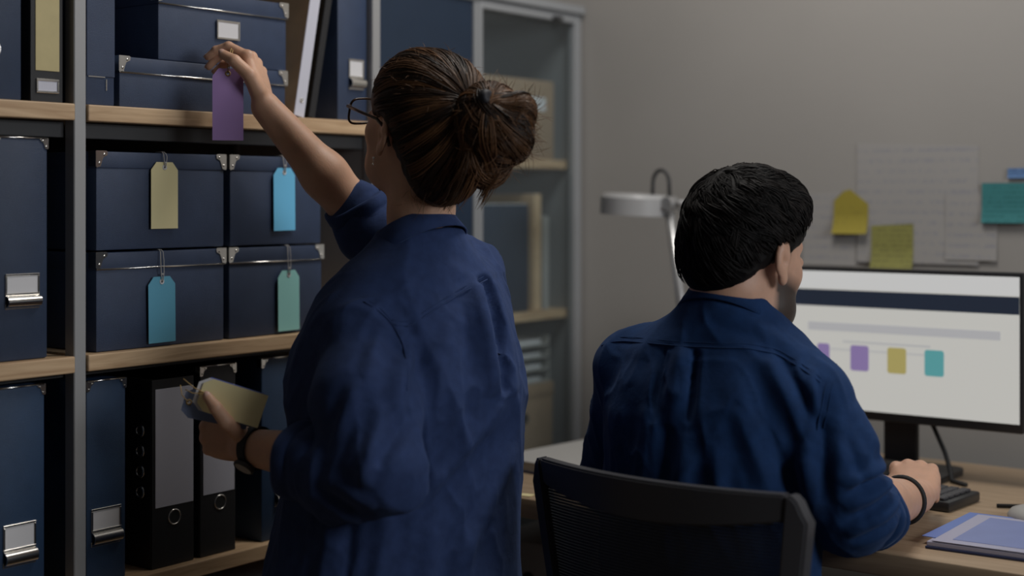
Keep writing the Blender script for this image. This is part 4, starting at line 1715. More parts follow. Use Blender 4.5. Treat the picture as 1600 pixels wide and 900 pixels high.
WB_ = (-.16, 2.30)
wo = person_root(WB_[0], WB_[1], 'standing person in loose blue shirt and glasses, reaching up with a purple tag')
wf_a = math.radians(-50)
WF_ = V3((math.sin(wf_a), math.cos(wf_a), 0))
WLAT = V3((math.cos(wf_a), -math.sin(wf_a), 0))
HO = V3((.015, .0, 1.398))
HF = head_frame(math.radians(-45), math.radians(17), math.radians(3))
HS = .955
NB = V3((.014, .012, 1.205))
LS, LM, LE, LC, LW = V3((-.056, -.122, 1.082)), V3((-.050, -.185, 1.000)), V3((-.028, -.238, .910)), V3((-.138, -.160, .903)), V3((-.238, -.080, .916))
RS, RE, RC, RW = V3((.085, .130, 1.160)), V3((-.076, .175, 1.238)), V3((-.096, .167, 1.272)), V3((-.246, .130, 1.440))

ST = catmull([(.600, -.020, .0, .222, .172), (.70, -.022, .0, .215, .166), (.80, -.012, .0, .205, .156), (.90, .0, .0, .196, .146),
              (1.00, .0, .0, .196, .158), (1.06, .0, .0, .190, .146), (1.11, .004, .0, .182, .126), (1.150, .008, .004, .165, .105),
              (1.185, .012, .008, .130, .088), (1.215, .014, .012, .085, .072), (1.238, .014, .012, .064, .060)])


def w_shirt(p):
    d = s_loft(p, ST, WLAT, WF_)
    nk = V3((.014, .012, 1.185))
    yl = s_cone(p, nk, LS, .055, .060)
    yr = s_cone(p, nk, RS + V3((-.012, 0, -.008)), .058, .056)
    d = smin(d, smin(yl, yr, .03), .035)
    d = smin(d, s_chain(p, [LS, LM, LE], [.058, .074, .064], .03), .012)
    d = smin(d, s_chain(p, [LE, (LE + LC) / 2 + V3((0, 0, -.010)), LC], [.064, .062, .048], .03), .012)
    d = smin(d, s_chain(p, [RS, (RS + RE) / 2, RE], [.060, .062, .058], .03), .030)
    d = smin(d, s_chain(p, [RE, RC], [.053, .046], .03), .02)
    return d


WFOLD = [(.114, 1.164, .152, 1.000, .0075, -.022), (.097, 1.158, .128, 1.000, .010, .010), (.135, 1.155, .168, 1.03, .008, .006),
         (.064, 1.10, .050, .99, .010, .006), (.034, 1.09, .020, .985, .009, -.005), (.012, 1.085, -.004, 1.00, .010, .006),
         (.088, 1.09, .096, .97, .010, -.004), (.141, .975, .010, .830, .016, .008), (.120, .930, .000, .800, .013, -.006),
         (.155, .900, .070, .745, .016, .007), (.130, .870, .050, .735, .012, -.006), (.10, .80, .09, .70, .014, .006), (.05, .80, .03, .69, .013, .006),
         (-.02, .83, -.04, .70, .015, .006), (-.10, .83, -.12, .70, .015, .006), (-.07, .83, -.08, .71, .010, -.005),
         (-.055, 1.03, -.10, .93, .011, .006), (-.020, 1.00, -.045, .90, .010, .007), (-.080, 1.00, -.110, .90, .009, -.004),
         (-.09, .905, -.03, .870, .010, .006), (-.11, .89, -.05, .850, .008, -.005), (-.02, .93, .02, .99, .010, -.007),
         (.0, 1.13, .03, 1.05, .008, -.004), (-.03, 1.10, -.045, 1.03, .010, .004), (.06, 1.19, .10, 1.165, .010, .003), (.02, 1.17, .08, 1.13, .012, -.003)]
shirt, bv = dress('shirt', w_shirt, (-.36, -.40, .59), (.30, .32, 1.40), .0042, 'denim', wo, WFOLD,
                  crum=((.0090, 10, 3.2, 5.3, (-.30, 0, 1), 2.0), (.0042, 24, 3.0, 9.1, (.5, 0, 1), 2.5)), pleats=[(.112, 1.166, .150, .985, .022, -.011)])
shirt['label'] = 'blue cotton shirt with yoke seam and back pleat'
# yoke and armhole seams, with a second stitched line beside each
mb = MB()
YK = [(-.012, 1.108), (.010, 1.103), (.05, 1.128), (.085, 1.148), (.115, 1.162), (.143, 1.172)]
AH = [(-.055, 1.140), (-.032, 1.128), (-.012, 1.108), (.004, 1.080), (.014, 1.045), (.012, 1.015)]
for ln in (YK, AH):
    seam_ribbon(mb, bv, ln, .0012)
    seam_ribbon(mb, bv, [(x - .002, z + .006) for x, z in ln], .0006, .0004)
mb.build('seam', 'denim', shirt, smooth=True)
cn = unit(WF_ * .45 + V3((0, 0, .9)))
cf = unit(WF_ * .9 - V3((0, 0, .45)))
clat = np.cross(cf, cn)
link('collar', collar_mesh(V3((.014, .006, 1.222)), cf, clat, cn, .055, .058, .028, .036, .012, .25), 'denim', shirt, True)
link('cuff', cuff_mesh(LC + unit(LE - LC) * .044, LC - LE + V3((0, 0, .01)), .0575, .062, .97, seed=1.0), 'denim', shirt, True)
link('cuff', cuff_mesh(RC - unit(RC - RE) * .030, unit(RC - RE), .050, .046, 1.0, seed=2.2), 'denim', shirt, True)
bt = MB()
for k in range(7):
    z = 1.16 - k * .075
    i = np.interp(z, ST[:, 0], ST[:, 4])
    c = V3((np.interp(z, ST[:, 0], ST[:, 1]), np.interp(z, ST[:, 0], ST[:, 2]), z)) + WF_ * (i + .002)
    bt.ball(c, .005, 10)
bt.build('button', 'button', shirt, smooth=True)

# right hand pinching the purple tag, left hand holding the loose tags
rh = Hand(RW + V3((-.002, .0, .004)), (-.28, .30, .90), (.90, -.12, .38), 'R',
          {'index': (44, 42, 22), 'middle': (52, 46, 24), 'ring': (54, 40, 18), 'pinky': (60, 46, 22)},
          [(-.256, .112, 1.466), (-.268, .098, 1.491), (-.292, .098, 1.514), (-.313, .108, 1.526)], .94, 1.0)
lh = Hand(LW + V3((.002, 0, .002)), (-.90, .36, .20), (-.34, -.94, .05), 'L',
          {'index': (62, 38, 20), 'middle': (74, 62, 30), 'ring': (78, 66, 34), 'pinky': (80, 66, 34)},
          [(-.248, -.100, .938), (-.262, -.128, .960), (-.275, -.137, .982), (-.289, -.130, .998)], .88, 1.0, spread={'index': 22})


def w_head(p):
    d = head_sdf(p, HO, HF, HS, False)
    n0 = HO + HF @ V3((0, -.022, -.045))
    return smin(d, s_chain(p, [n0, (n0 + NB) / 2, NB], [.052, .049, .055], .02), .018)


def w_rarm(p):
    m = RE * .55 + RW * .45
    d = s_chain(p, [RE, m, RW], [.041, .037, .0245], .02)
    return smin(d, rh.sdf(p), .010)


def w_larm(p):
    m = LE * .5 + LW * .5
    d = s_chain(p, [LE, m, LW], [.042, .037, .0265], .02)
    return smin(d, lh.sdf(p), .010)


def w_core(p):
    d = s_chain(p, [(0, 0, .80), (0, 0, .95), (.01, .01, 1.12)], [.115, .10, .075], .03)
    for a in (LS, RS):
        d = smin(d, s_cone(p, (.012, .012, 1.14), a, .05, .042), .03)
    d = smin(d, s_cone(p, (.012, .012, 1.14), NB, .05, .05), .02)
    d = smin(d, s_chain(p, [LS, LE], [.042, .04], .02), .02)
    d = smin(d, s_chain(p, [RS, RE], [.042, .04], .02), .02)
    return d


def bounds(pts, m):
    a = np.array(pts, float)
    return a.min(0) - m, a.max(0) + m


parts = [polygonise(w_head, *bounds([HO, NB + V3((0, 0, .03))], .145), .0026)]
hp = [q for c, r in rh.chains for q in c] + list(rh.thumb) + [RW, RE]
parts.append(polygonise(w_rarm, *bounds(hp, .05), .0022))
hp = [q for c, r in lh.chains for q in c] + list(lh.thumb) + [LW, LE]
parts.append(polygonise(w_larm, *bounds(hp, .05), .0022))
parts.append(polygonise(w_core, *bounds([LE, RE, (0, 0, .7), LS, RS], .13), .012))
p, q = merge(parts)
link('body', mesh_from('body', p, q), 'skin', wo)
for h_, pr in ((rh, 'right'), (lh, 'left')):
    mb = MB()
    h_.nail_mesh(mb)
    mb.build('fingernails', 'nail', wo, smooth=True)


def head_bits(o, F, s, parent, brow_m):
    def H(v):
        return o + F @ (V3(v) * s)
    for sx in (-1, 1):
        e_ = MB().ball(H((sx * .031, .0815, .002)), .0105 * s, 12).build('eye', 'eyewhite', parent, smooth=True)
        MB().ball(H((sx * .031, .0885, .002)), .0046 * s, 10).build('iris', 'iris', e_, smooth=True)
        MB().tube([H((sx * .014, .0915, .021)), H((sx * .028, .0885, .026)), H((sx * .044, .0745, .022))], .0028 * s, 6,
                  radii=[.0026 * s, .0034 * s, .0015 * s]).build('eyebrow', brow_m, parent, smooth=True)
    MB().ball(H((0, .0925, -.064)), (.012 * s, .010 * s, .0075 * s), 10).build('lips', 'lip', parent, smooth=True)
    return H


HW = head_bits(HO, HF, HS, wo, 'hair_w')

leg_set(wo, [V3((.0, 0, .80)) - WLAT * .085, V3((.0, 0, .80)) + WLAT * .085], [V3((0, .0, .45)) - WLAT * .085, V3((0, 0, .45)) + WLAT * .085],
        [V3((0, 0, .08)) - WLAT * .085 - WF_ * .02, V3((0, 0, .08)) + WLAT * .085 - WF_ * .02],
        [V3((0, 0, .03)) - WLAT * .095 + WF_ * .14, V3((0, 0, .03)) + WLAT * .095 + WF_ * .14], [.088, .062, .052],
        [V3((0, 0, .86)) - WLAT * .06, V3((0, 0, .86)) + WLAT * .06], [.11, .11])


# hair -------------------------------------------------------------------------------------------------
def hair_region_w(q):
    y, z = q[:, 1], q[:, 2]
    r = .78 * z - .62 * y + .004 + np.where(y < -.03, .55 * (-.03 - y), 0)
    ear = np.sqrt((np.abs(q[:, 0]) - .080) ** 2 * .6 + (y - .004) ** 2 + (z + .008) ** 2) - .030
    return np.minimum(r, ear)


BUN = [((.126, -.112, 1.405), (.048, .046, .052)), ((.150, -.125, 1.378), (.038, .036, .036)), ((.118, -.100, 1.350), (.040, .036, .042)),
       ((.168, -.128, 1.418), (.022, .022, .024))]


def w_scalp(p):
    q = ((p - HO) @ HF) / HS
    d = s_ell(q, (0, -.016, .034), (.089, .108, .097))
    d = smin(d, s_ell(q, (0, -.066, -.040), (.068, .060, .072)), .03)
    d = smin(d, s_ell(q, (0, -.100, .015), (.058, .045, .062)), .03)
    return smax(d, -hair_region_w(q), .008) * HS


def w_bun(p):
    d = None
    for c, r in BUN:
        e_ = s_ell(p, c, r)
        d = e_ if d is None else smin(d, e_, .012)
    return d


def w_hair(p):
    return smin(w_scalp(p), w_bun(p), .012)


p, q = polygonise(w_hair, *bounds([HO, (.15, -.12, 1.40)], .15), .0034)
n = vnormals(p, q)
p = crumple(p, n, .004, 50, 3.0, 2.0, (.3, -.2, 1))
me = mesh_from('hair', p, q)
at = me.attributes.new('tone', 'FLOAT', 'POINT')
at.data.foreach_set('value', np.full(len(p), .10, dtype=np.float32))
hair = link('hair', me, 'hair_w', wo)
hair['label'] = 'brown hair pinned into a messy bun'
TIE = V3((.116, -.135, 1.432))
e_dir = unit(TIE - HO)


def swept_strands(n_lock, per, centre, pole, body, region, t0=.05, k=13, lift=.0075, jitter=.055, wave=.006, tmax=2.75):
    A = unit(np.cross(pole, (0.3, .2, 1)))
    Bv = np.cross(pole, A)
    S, tone, rad, LF = [], [], [], []
    for L_ in range(n_lock):
        ps0 = rng.uniform(0, 2 * math.pi)
        up = rng.uniform(.0, lift)
        tn = np.clip(rng.normal(.30, .28), 0, 1)
        ph0 = rng.uniform(0, 6)
        for j in range(per):
            ps = ps0 + rng.normal(0, jitter)
            w_ = A * math.cos(ps) + Bv * math.sin(ps)
            th = np.linspace(.3, tmax, 40)
            dd = pole[None] * np.cos(th)[:, None] + w_[None] * np.sin(th)[:, None]
            qq = dd * .1
            ok = region((qq @ HF) / HS) > 0
            bad = np.where(~ok)[0]
            th_e = th[bad[0]] if len(bad) else tmax
            a_ = rng.uniform(.55, 1.0) * th_e if rng.random() < .35 else th_e
            th = np.linspace(a_, t0 + rng.uniform(0, .12), k)
            bend = .10 * math.sin(ph0) * np.sin(np.linspace(0, math.pi, k))
            w2 = A[None] * np.cos(ps + bend)[:, None] + Bv[None] * np.sin(ps + bend)[:, None]
            dd = pole[None] * np.cos(th)[:, None] + w2 * np.sin(th)[:, None]
            env = np.sin(np.linspace(.15, math.pi * .92, k))
            LF.append(.0006 + up * env + rng.uniform(0, .0012) + wave * .35 * np.sin(np.linspace(0, 7, k) + ph0) * env)
            S.append(dd)
            tone.append(np.clip(tn + rng.normal(0, .10), 0, 1))
            rad.append(rng.uniform(.0005, .0010))
    S = np.array(S)
    r_ = trace_out(body, centre, S.reshape(-1, 3), it=18).reshape(S.shape[:2])
    return list(centre + S * (r_ + np.array(LF))[..., None]), tone, rad


S1, T1, R1 = swept_strands(150, 18, HO + HF @ V3((0, -.012, .02)), e_dir, w_scalp, hair_region_w)
# loops of the bun
S2, T2, R2, LF2 = [], [], [], []
bc = V3((.134, -.116, 1.395))
for L_ in range(60):
    ax0 = unit(V3((.55, -.75, .25)) + rng.normal(0, .42, 3))
    tn = np.clip(rng.normal(.42, .26), 0, 1)
    a0 = rng.uniform(0, 6.28)
    span = rng.uniform(1.5, 3.6)
    tilt = rng.uniform(-.75, .85)
    up = rng.uniform(0, .007)
    for j in range(13):
        ax_ = unit(ax0 + rng.normal(0, .05, 3))
        u_ = unit(np.cross(ax_, (0, 0.1, 1)))
        v_ = np.cross(ax_, u_)
        a_ = a0 + rng.normal(0, .05) + np.linspace(0, span, 13)
        tl = tilt + rng.normal(0, .05)
        dd = (u_[None] * np.cos(a_)[:, None] + v_[None] * np.sin(a_)[:, None]) * math.cos(tl) + ax_[None] * math.sin(tl)
        LF2.append(.0005 + up * np.sin(np.linspace(.1, 3.0, 13)) + rng.uniform(0, .0015))
        S2.append(dd)
        T2.append(np.clip(tn + rng.normal(0, .1), 0, 1))
        R2.append(rng.uniform(.0005, .0010))
# strands that fan out from the tie over the bun
pole = unit(V3((.124, -.158, 1.436)) - bc)
pa = unit(np.cross(pole, (1, .3, .2)))
pb = np.cross(pole, pa)
for L_ in range(75):
    ps0 = rng.uniform(0, 6.28)
    tn = np.clip(rng.normal(.40, .28), 0, 1)
    up = rng.uniform(0, .008)
    tw = rng.normal(.3, .35)
    end = rng.uniform(1.3, 2.7)
    for j in range(14):
        ps = ps0 + rng.normal(0, .07) + tw * np.linspace(0, 1, 13) ** 2
        th = np.linspace(.10, end + rng.normal(0, .1), 13)
        S2.append(pole[None] * np.cos(th)[:, None] + (pa[None] * np.cos(ps)[:, None] + pb[None] * np.sin(ps)[:, None]) * np.sin(th)[:, None])
        LF2.append(.0005 + up * np.sin(np.linspace(.1, 3.0, 13)) + rng.uniform(0, .0015))
        T2.append(np.clip(tn + rng.normal(0, .1), 0, 1))
        R2.append(rng.uniform(.0005, .0010))
S2 = np.array(S2)
r_ = trace_out(w_bun, bc, S2.reshape(-1, 3), .01, .13, 18).reshape(S2.shape[:2])
S2 = list(bc + S2 * (r_ + np.array(LF2))[..., None])
# hanging locks between the bun and the nape, stray hairs
for L_ in range(26):
    st = V3((rng.uniform(.085, .150), rng.uniform(-.135, -.085), rng.uniform(1.355, 1.40)))
    ln = rng.uniform(.05, .095)
    tn = np.clip(rng.normal(.5, .22), 0, 1)
    for j in range(9):
        tt = np.linspace(0, 1, 13)[:, None]
        pth = st + rng.normal(0, .003, 3) + V3((-.030, .012, -ln)) * tt + V3((.010, -.012, 0)) * np.sin(tt * 3.1) * rng.uniform(.2, 1.2)
        S2.append(pth)
        T2.append(tn)
        R2.append(rng.uniform(.0004, .0009))
S3, T3, R3 = [], [], []
for j in range(460):
    if j < 300:
        dd = unit(rng.normal(0, 1, 3) + V3((.9, -.5, .1)))
        b0 = bc + dd * (trace_out(w_bun, bc, dd[None], .01, .13)[0] - .004)
        ln = rng.uniform(.010, .036)
    elif j < 400:
        dd = unit(HF @ V3((rng.normal(0, .7), rng.normal(-.2, .6), rng.uniform(.5, 1.2))))
        c0 = HO + HF @ V3((0, -.012, .02))
        b0 = c0 + dd * (trace_out(w_scalp, c0, dd[None])[0] - .002)
        ln = rng.uniform(.006, .020)
    else:
        b0 = HO + HF @ V3((rng.uniform(-.06, .05), rng.uniform(-.085, -.045), rng.uniform(-.09, -.06)))
        dd = unit(V3((rng.normal(0, .4), -.5, -1)))
        ln = rng.uniform(.012, .04)
    sd = unit(np.cross(dd, rng.normal(0, 1, 3)))
    tt = np.linspace(0, 1, 13)[:, None]
    S3.append(b0 + dd * ln * tt + sd * ln * rng.uniform(.3, 1.0) * tt ** 2 + np.cross(dd, sd) * ln * .35 * np.sin(tt * 4) * rng.uniform(-1, 1))
    T3.append(rng.uniform(.45, 1.0))
    R3.append(.00034)
me = strand_mesh('hair_strands', np.array(S1 + S2 + S3), np.array(R1 + R2 + R3), 3, np.array(T1 + T2 + T3))
hs = link('hair_strands', me, 'hair_w', hair)
hs['kind'] = 'stuff'
# hair tie
T = Matrix.Translation(Vector((.122, -.150, 1.437))) @ Vector((.75, -.6, .2)).to_track_quat('Z', 'Y').to_matrix().to_4x4()
MB().lathe([(0, -.008), (.0095, -.008), (.0125, -.004), (.0130, .002), (.0105, .007), (.004, .0075), (0, .006)], 22, T).build('hair_tie', 'tie', hair, smooth=True)

# spectacles
gl = MB()
rims = []
for sx in (-1, 1):
    rims = [HW((sx * .034 + .0265 * math.copysign(abs(math.cos(a)) ** .55, math.cos(a)), .113 - .010 * abs(math.cos(a) * sx + 1) * .12, .002 + .0215 * math.copysign(abs(math.sin(a)) ** .55, math.sin(a))))
            for a in [2 * math.pi * k / 36 for k in range(36)]]
    gl.tube(rims, .0019, 8, closed=True)
    gl.tube([HW((sx * .060, .111, .012)), HW((sx * .074, .100, .014)), HW((sx * .0800, .060, .015)), HW((sx * .0840, .010, .016)), HW((sx * .0850, -.012, .008)), HW((sx * .0835, -.030, -.018))], .0026, 8)
gl.tube([HW((-.009, .112, .006)), HW((0, .116, .009)), HW((.009, .112, .006))], .0018, 8)
go = gl.build('glasses', 'tort', wo, smooth=True)
go['label'] = 'dark tortoiseshell glasses'
for sx in (-1, 1):
    pts = [HW((sx * .034 + .0255 * math.copysign(abs(math.cos(a)) ** .55, math.cos(a)), .1125, .002 + .0205 * math.copysign(abs(math.sin(a)) ** .55, math.sin(a)))) for a in [2 * math.pi * k / 24 for k in range(24)]]
    bm = bmesh.new()
    bm.faces.new([bm.verts.new(Vector(v)) for v in pts])
    me = bpy.data.meshes.new('lens')
    bm.to_mesh(me)
    bm.free()
    link('lens', me, 'lens', go)
ec = HW((-.0840, .003, -.047))
mb = MB()
mb.ball(ec, .0024, 10)
mb.tube([ec + V3((0, 0, -.001)), ec + V3((-.001, -.001, -.008))], .0006, 5)
mb.ball(ec + V3((-.001, -.001, -.0095)), .0016, 8)
mb.build('earring', 'chrome', wo, smooth=True)

# wrist watch
ax_ = unit(LE - LW)
wc = LW + ax_ * .016
u_ = unit(np.cross(ax_, (0, 0, 1)))
v_ = np.cross(ax_, u_)
mb = MB()
mb.tube([wc + (u_ * math.cos(a) * .0295 + v_ * math.sin(a) * .0310) for a in [2 * math.pi * k / 32 for k in range(32)]], .0085, 8, closed=True, flat=.22)
# flatten: strap is a band, rebuilt as a short open cylinder
mb.bm.free()
bm = bmesh.new()
rows = []
for k in range(36):
    a = 2 * math.pi * k / 36
    rows.append([bm.verts.new(Vector(wc + ax_ * t + (u_ * math.cos(a) + v_ * math.sin(a)) * r)) for t, r in ((-.0085, .0290), (-.0085, .0312), (.0085, .0330), (.0085, .0305))])
for k in range(36):
    A, B_ = rows[k], rows[(k + 1) % 36]
    for j in range(4):
        bm.faces.new((A[j], A[(j + 1) % 4], B_[(j + 1) % 4], B_[j]))
bmesh.ops.recalc_face_normals(bm, faces=bm.faces)
me = bpy.data.meshes.new('wrist_watch')
bm.to_mesh(me)
bm.free()
ww = link('wrist_watch', me, 'rubber', wo, False)
ww['label'] = 'black strap wrist watch'
fd = unit(V3((-.35, -.55, -.75)))
fd = unit(fd - ax_ * (fd @ ax_))
T = Matrix.Translation(Vector(wc + fd * .0315)) @ Vector(fd).to_track_quat('Z', 'Y').to_matrix().to_4x4()
MB().lathe([(0, 0), (.0155, 0), (.0165, .002), (.0165, .0055), (.0145, .0068), (.0140, .0060), (0, .0060)], 28, T).build('watch_case', 'darksteel', ww, auto=True)
MB().lathe([(0, .0061), (.0135, .0061), (.0135, .0064), (0, .0064)], 24, T).build('watch_dial', 'greybook', ww)

# ------------------------------------------------------------------ tags she holds


def held_tag(label, m, centre, along, normal, w, h, string=None, base=WB_):
    """tag with its punched end at the start of 'along'"""
    al, nn = unit(along), unit(normal)
    sd = np.cross(al, nn)
    e = empty('paper_tag', to_room(base, centre))
    tag(e, label, 'tag', None)
    c, s = math.cos(YAW), math.sin(YAW)
    R = Matrix(((c, -s, 0), (s, c, 0), (0, 0, 1)))
    Z = R @ Vector(-al)
    X = R @ Vector(nn)
    Yv = Z.cross(X).normalized()
    X = Yv.cross(Z).normalized()
    e.rotation_euler = Matrix((X, Yv, Z)).transposed().to_euler()
    link('card', tag_mesh(w, h, -.0085, .0022, w * .20, .013, .0007), m, e)
    r = .0034
    MB().lathe([(r - .0014, -.0004), (r - .0012, .0009), (r, .0013), (r + .0012, .0006), (r + .0014, -.0004)], 16,
               Matrix.Translation((.0007, 0, -.0085)) @ ALONG_X).build('eyelet', 'twine', e, smooth=True)
    if string:
        mb = MB()
        for st in string:
            mb.tube(st, .0008, 6)
        mb.build('string', 'twine', e, smooth=True)
    return e


held_tag('purple paper tag held up in a hand before the top shelf', 'tag_purple', (-.3055, .112, 1.503), (.0, .0, -1), (.25, -.95, 0), .050, .118,
         [[(-.0005, 0, -.0085), (.003, .001, -.004), (.004, .003, .008), (.003, .006, .020), (-.004, .008, .030), (-.010, .006, .034)],
          [(-.0005, 0, -.0085), (.003, -.001, -.004), (.004, .000, .010), (.003, .003, .022), (-.004, .005, .031), (-.010, .006, .034)]])
al_, nn_ = unit((.93, .02, -.29)), unit((.03, -.97, .22))
sd_ = np.cross(al_, nn_)
c0_ = V3((-.3020, -.118, 1.002))
held_tag('pale yellow paper tag on top of the bunch in standing person\'s left hand', 'tag_yellow', c0_, al_, nn_, .050, .097,
         [[(-.0005, 0, -.0085), (.003, .002, -.004), (.004, .004, .010), (.003, .012, .030)], [(-.0005, 0, -.0085), (.003, -.001, -.002), (.004, -.004, .010), (.003, -.002, .022)]])
held_tag('white paper tag just under the yellow tag in standing person\'s hand', 'paper', c0_ - al_ * .0075 - nn_ * .003, al_, nn_, .050, .096)
held_tag('periwinkle blue tag behind the white tag in standing person\'s hand', 'tag_periwinkle', c0_ - al_ * .004 - nn_ * .006 + V3((-.001, 0, .0022)), al_, nn_, .050, .096)
held_tag('slate blue tag sticking out lowest from the bunch in standing person\'s hand', 'tag_slate', c0_ - al_ * .028 - nn_ * .0095 + V3((0, 0, -.020)), (.96, .03, -.20), (.02, -.93, .36), .046, .100,
         [[(-.0005, 0, -.0085), (.003, .002, -.004), (.004, .008, .004), (.003, .022, .010)]])

# ------------------------------------------------------------------ seated man at the desk
MB_ = (.315, 2.28)
ma = person_root(MB_[0], MB_[1], 'seated person in deep blue shirt typing at desk, back to viewer')
mf_a = math.radians(37)
MF = V3((math.sin(mf_a), math.cos(mf_a), 0))
ML = V3((math.cos(mf_a), -math.sin(mf_a), 0))
KO = V3((.047, .012, 1.202))
KF = head_frame(math.radians(51), math.radians(-11), math.radians(1))
KS = 1.05
KN = V3((.022, .0, 1.115))
mRS, mRM, mRE, mRC, mRW = V3((.126, -.095, .992)), V3((.152, -.108, .905)), V3((.186, -.100, .826)), V3((.226, -.040, .813)), V3((.348, .135, .800))
mLS, mLE, mLC, mLW = V3((-.118, .095, 1.012)), V3((-.138, .190, .815)), V3((-.125, .265, .805)), V3((.02, .36, .792))
MS = catmull([(.490, .0, .0, .175, .150), (.58, .0, .0, .178, .150), (.68, -.013, -.018, .174, .116), (.78, -.012, -.016, .174, .118), (.88, .0, .0, .178, .136),
              (.96, .002, .0, .180, .130), (1.010, .006, .0, .172, .118), (1.050, .010, .0, .148, .104), (1.085, .016, .0, .115, .088),
              (1.115, .020, .0, .080, .076), (1.140, .022, .0, .066, .066)])


def m_shirt(p):
    d = s_loft(p, MS, ML, MF)
    nk = V3((.018, .0, 1.068))
    d = smin(d, smin(s_cone(p, nk, mLS + V3((0, 0, .006)), .062, .060), s_cone(p, nk, mRS + V3((0, 0, .006)), .062, .060), .03), .035)
    d = smin(d, s_chain(p, [mRS, mRM, mRE], [.062, .064, .060], .03), .012)
    d = smin(d, s_chain(p, [mRE, mRC], [.059, .053], .03), .02)
    d = smin(d, s_chain(p, [mLS, mLE], [.062, .060], .03), .025)
    d = smin(d, s_chain(p, [mLE, mLC], [.058, .050], .03), .02)
    return d


MFOLD = [(-.078, 1.062, -.105, .960, .008, -.006), (-.044, 1.062, -.058, .965, .007, -.007), (-.061, 1.062, -.080, .955, .009, .005),
         (-.11, .97, -.12, .86, .012, .005), (-.06, .94, -.07, .85, .012, .006), (-.085, .95, -.092, .84, .008, -.005),
         (.060, 1.05, .112, .930, .011, .008), (.085, 1.05, .125, .96, .008, -.006), (.030, 1.04, .085, .880, .012, -.005), (.012, .98, .055, .865, .012, .006),
         (.10, .93, .128, .82, .012, .008), (.075, .92, .10, .83, .009, -.006), (.12, 1.04, .118, .95, .007, .005), (-.02, .93, -.015, .84, .012, .005),
         (.135, .97, .130, .86, .012, -.010), (.190, .985, .232, .900, .011, .007), (.165, .95, .195, .87, .010, -.005), (.210, .93, .245, .875, .008, -.006),
         (.160, .885, .235, .905, .009, .008), (.170, .868, .245, .893, .006, -.006), (.165, .848, .255, .880, .009, .008), (.175, .832, .262, .868, .006, -.006),
         (.170, .812, .262, .850, .009, .007), (.18, .795, .265, .832, .006, -.005), (.05, 1.10, .11, 1.062, .010, .004), (-.02, 1.105, .05, 1.085, .010, -.003), (-.14, 1.05, -.06, 1.085, .012, .003)]
mshirt, bv = dress('shirt', m_shirt, (-.36, -.30, .48), (.38, .46, 1.22), .0042, 'denim_man', ma, MFOLD,
                   crum=((.0080, 10, 3.0, 15.3, (.35, 0, 1), 2.0), (.0040, 24, 3.0, 19.1, (-.4, 0, 1), 2.5)), pleats=[(-.044, 1.066, -.060, .940, .014, -.006), (-.078, 1.066, -.108, .940, .014, .006)])
mshirt['label'] = 'deep blue cotton shirt with yoke seam and pleats'
mb = MB()
YK = [(-.195, 1.040), (-.16, 1.062), (-.10, 1.068), (-.044, 1.068), (.03, 1.070), (.075, 1.062), (.110, 1.040), (.136, 1.020)]
AH = [(.168, 1.048), (.150, 1.040), (.138, 1.020), (.130, .985), (.122, .950)]
for ln in (YK, AH):
    seam_ribbon(mb, bv, ln, .0011)
    seam_ribbon(mb, bv, [(x + .002, z + .006) for x, z in ln], .0006, .0004)
seam_ribbon(mb, bv, [(x + .010, z + .002) for x, z in AH], .0008)
mb.build('seam', 'denim_man', mshirt, smooth=True)
cn = unit(MF * .52 + V3((0, 0, .86)))
cf = unit(MF * .86 - V3((0, 0, .52)))
clat = np.cross(cf, cn)
link('collar', collar_mesh(V3((.024, .004, 1.106)), cf, clat, cn, .063, .066, .030, .042, .012, .25), 'denim_man', mshirt, True)
link('cuff', cuff_mesh(mRC - unit(mRC - mRE) * .012, unit(mRC - mRE), .051, .034, 1.0, seed=.4), 'denim_man', mshirt, True)
link('cuff', cuff_mesh(mLC - unit(mLC - mLE) * .014, unit(mLC - mLE), .050, .044, 1.0, seed=3.4), 'denim_man', mshirt, True)

mrh = Hand(mRW, (.20, .90, .36), (-.16, -.22, .96), 'R',
           {'index': (36, 34, 18), 'middle': (46, 42, 22), 'ring': (52, 46, 24), 'pinky': (54, 46, 24)},
           [(.332, .150, .798), (.322, .182, .806), (.326, .214, .806), (.338, .240, .798)], 1.04, 1.08)
mlh = Hand(mLW, (.62, .72, .22), (-.15, -.2, .96), 'L',
           {'index': (36, 34, 18), 'middle': (42, 40, 20), 'ring': (46, 44, 22), 'pinky': (48, 44, 22)},
           [(.045, .362, .790), (.078, .370, .793), (.104, .388, .790), (.124, .408, .786)], 1.0, 1.08)


def m_head(p):
    d = head_sdf(p, KO, KF, KS, True)
    n0 = KO + KF @ V3((0, -.024, -.05))
    return smin(d, s_chain(p, [n0, (n0 + KN) / 2, KN], [.060, .058, .062], .02), .018)


def m_rarm(p):
    d = s_chain(p, [mRE, mRE * .6 + mRW * .4, mRW], [.046, .043, .0285], .02)
    return smin(d, mrh.sdf(p), .010)


def m_larm(p):
    d = s_chain(p, [mLE, mLE * .6 + mLW * .4, mLW], [.045, .042, .0285], .02)
    return smin(d, mlh.sdf(p), .010)


def m_core(p):
    d = s_chain(p, [(0, 0, .62), (0, 0, .80), (.01, 0, .98)], [.11, .10, .085], .03)
    for a in (mLS, mRS):
        d = smin(d, s_cone(p, (.018, 0, 1.03), a, .055, .045), .03)
    d = smin(d, s_cone(p, (.018, 0, 1.03), KN, .05, .055), .02)
    d = smin(d, s_chain(p, [mLS, mLE], [.045, .042], .02), .02)
    d = smin(d, s_chain(p, [mRS, mRE], [.045, .042], .02), .02)
    return d


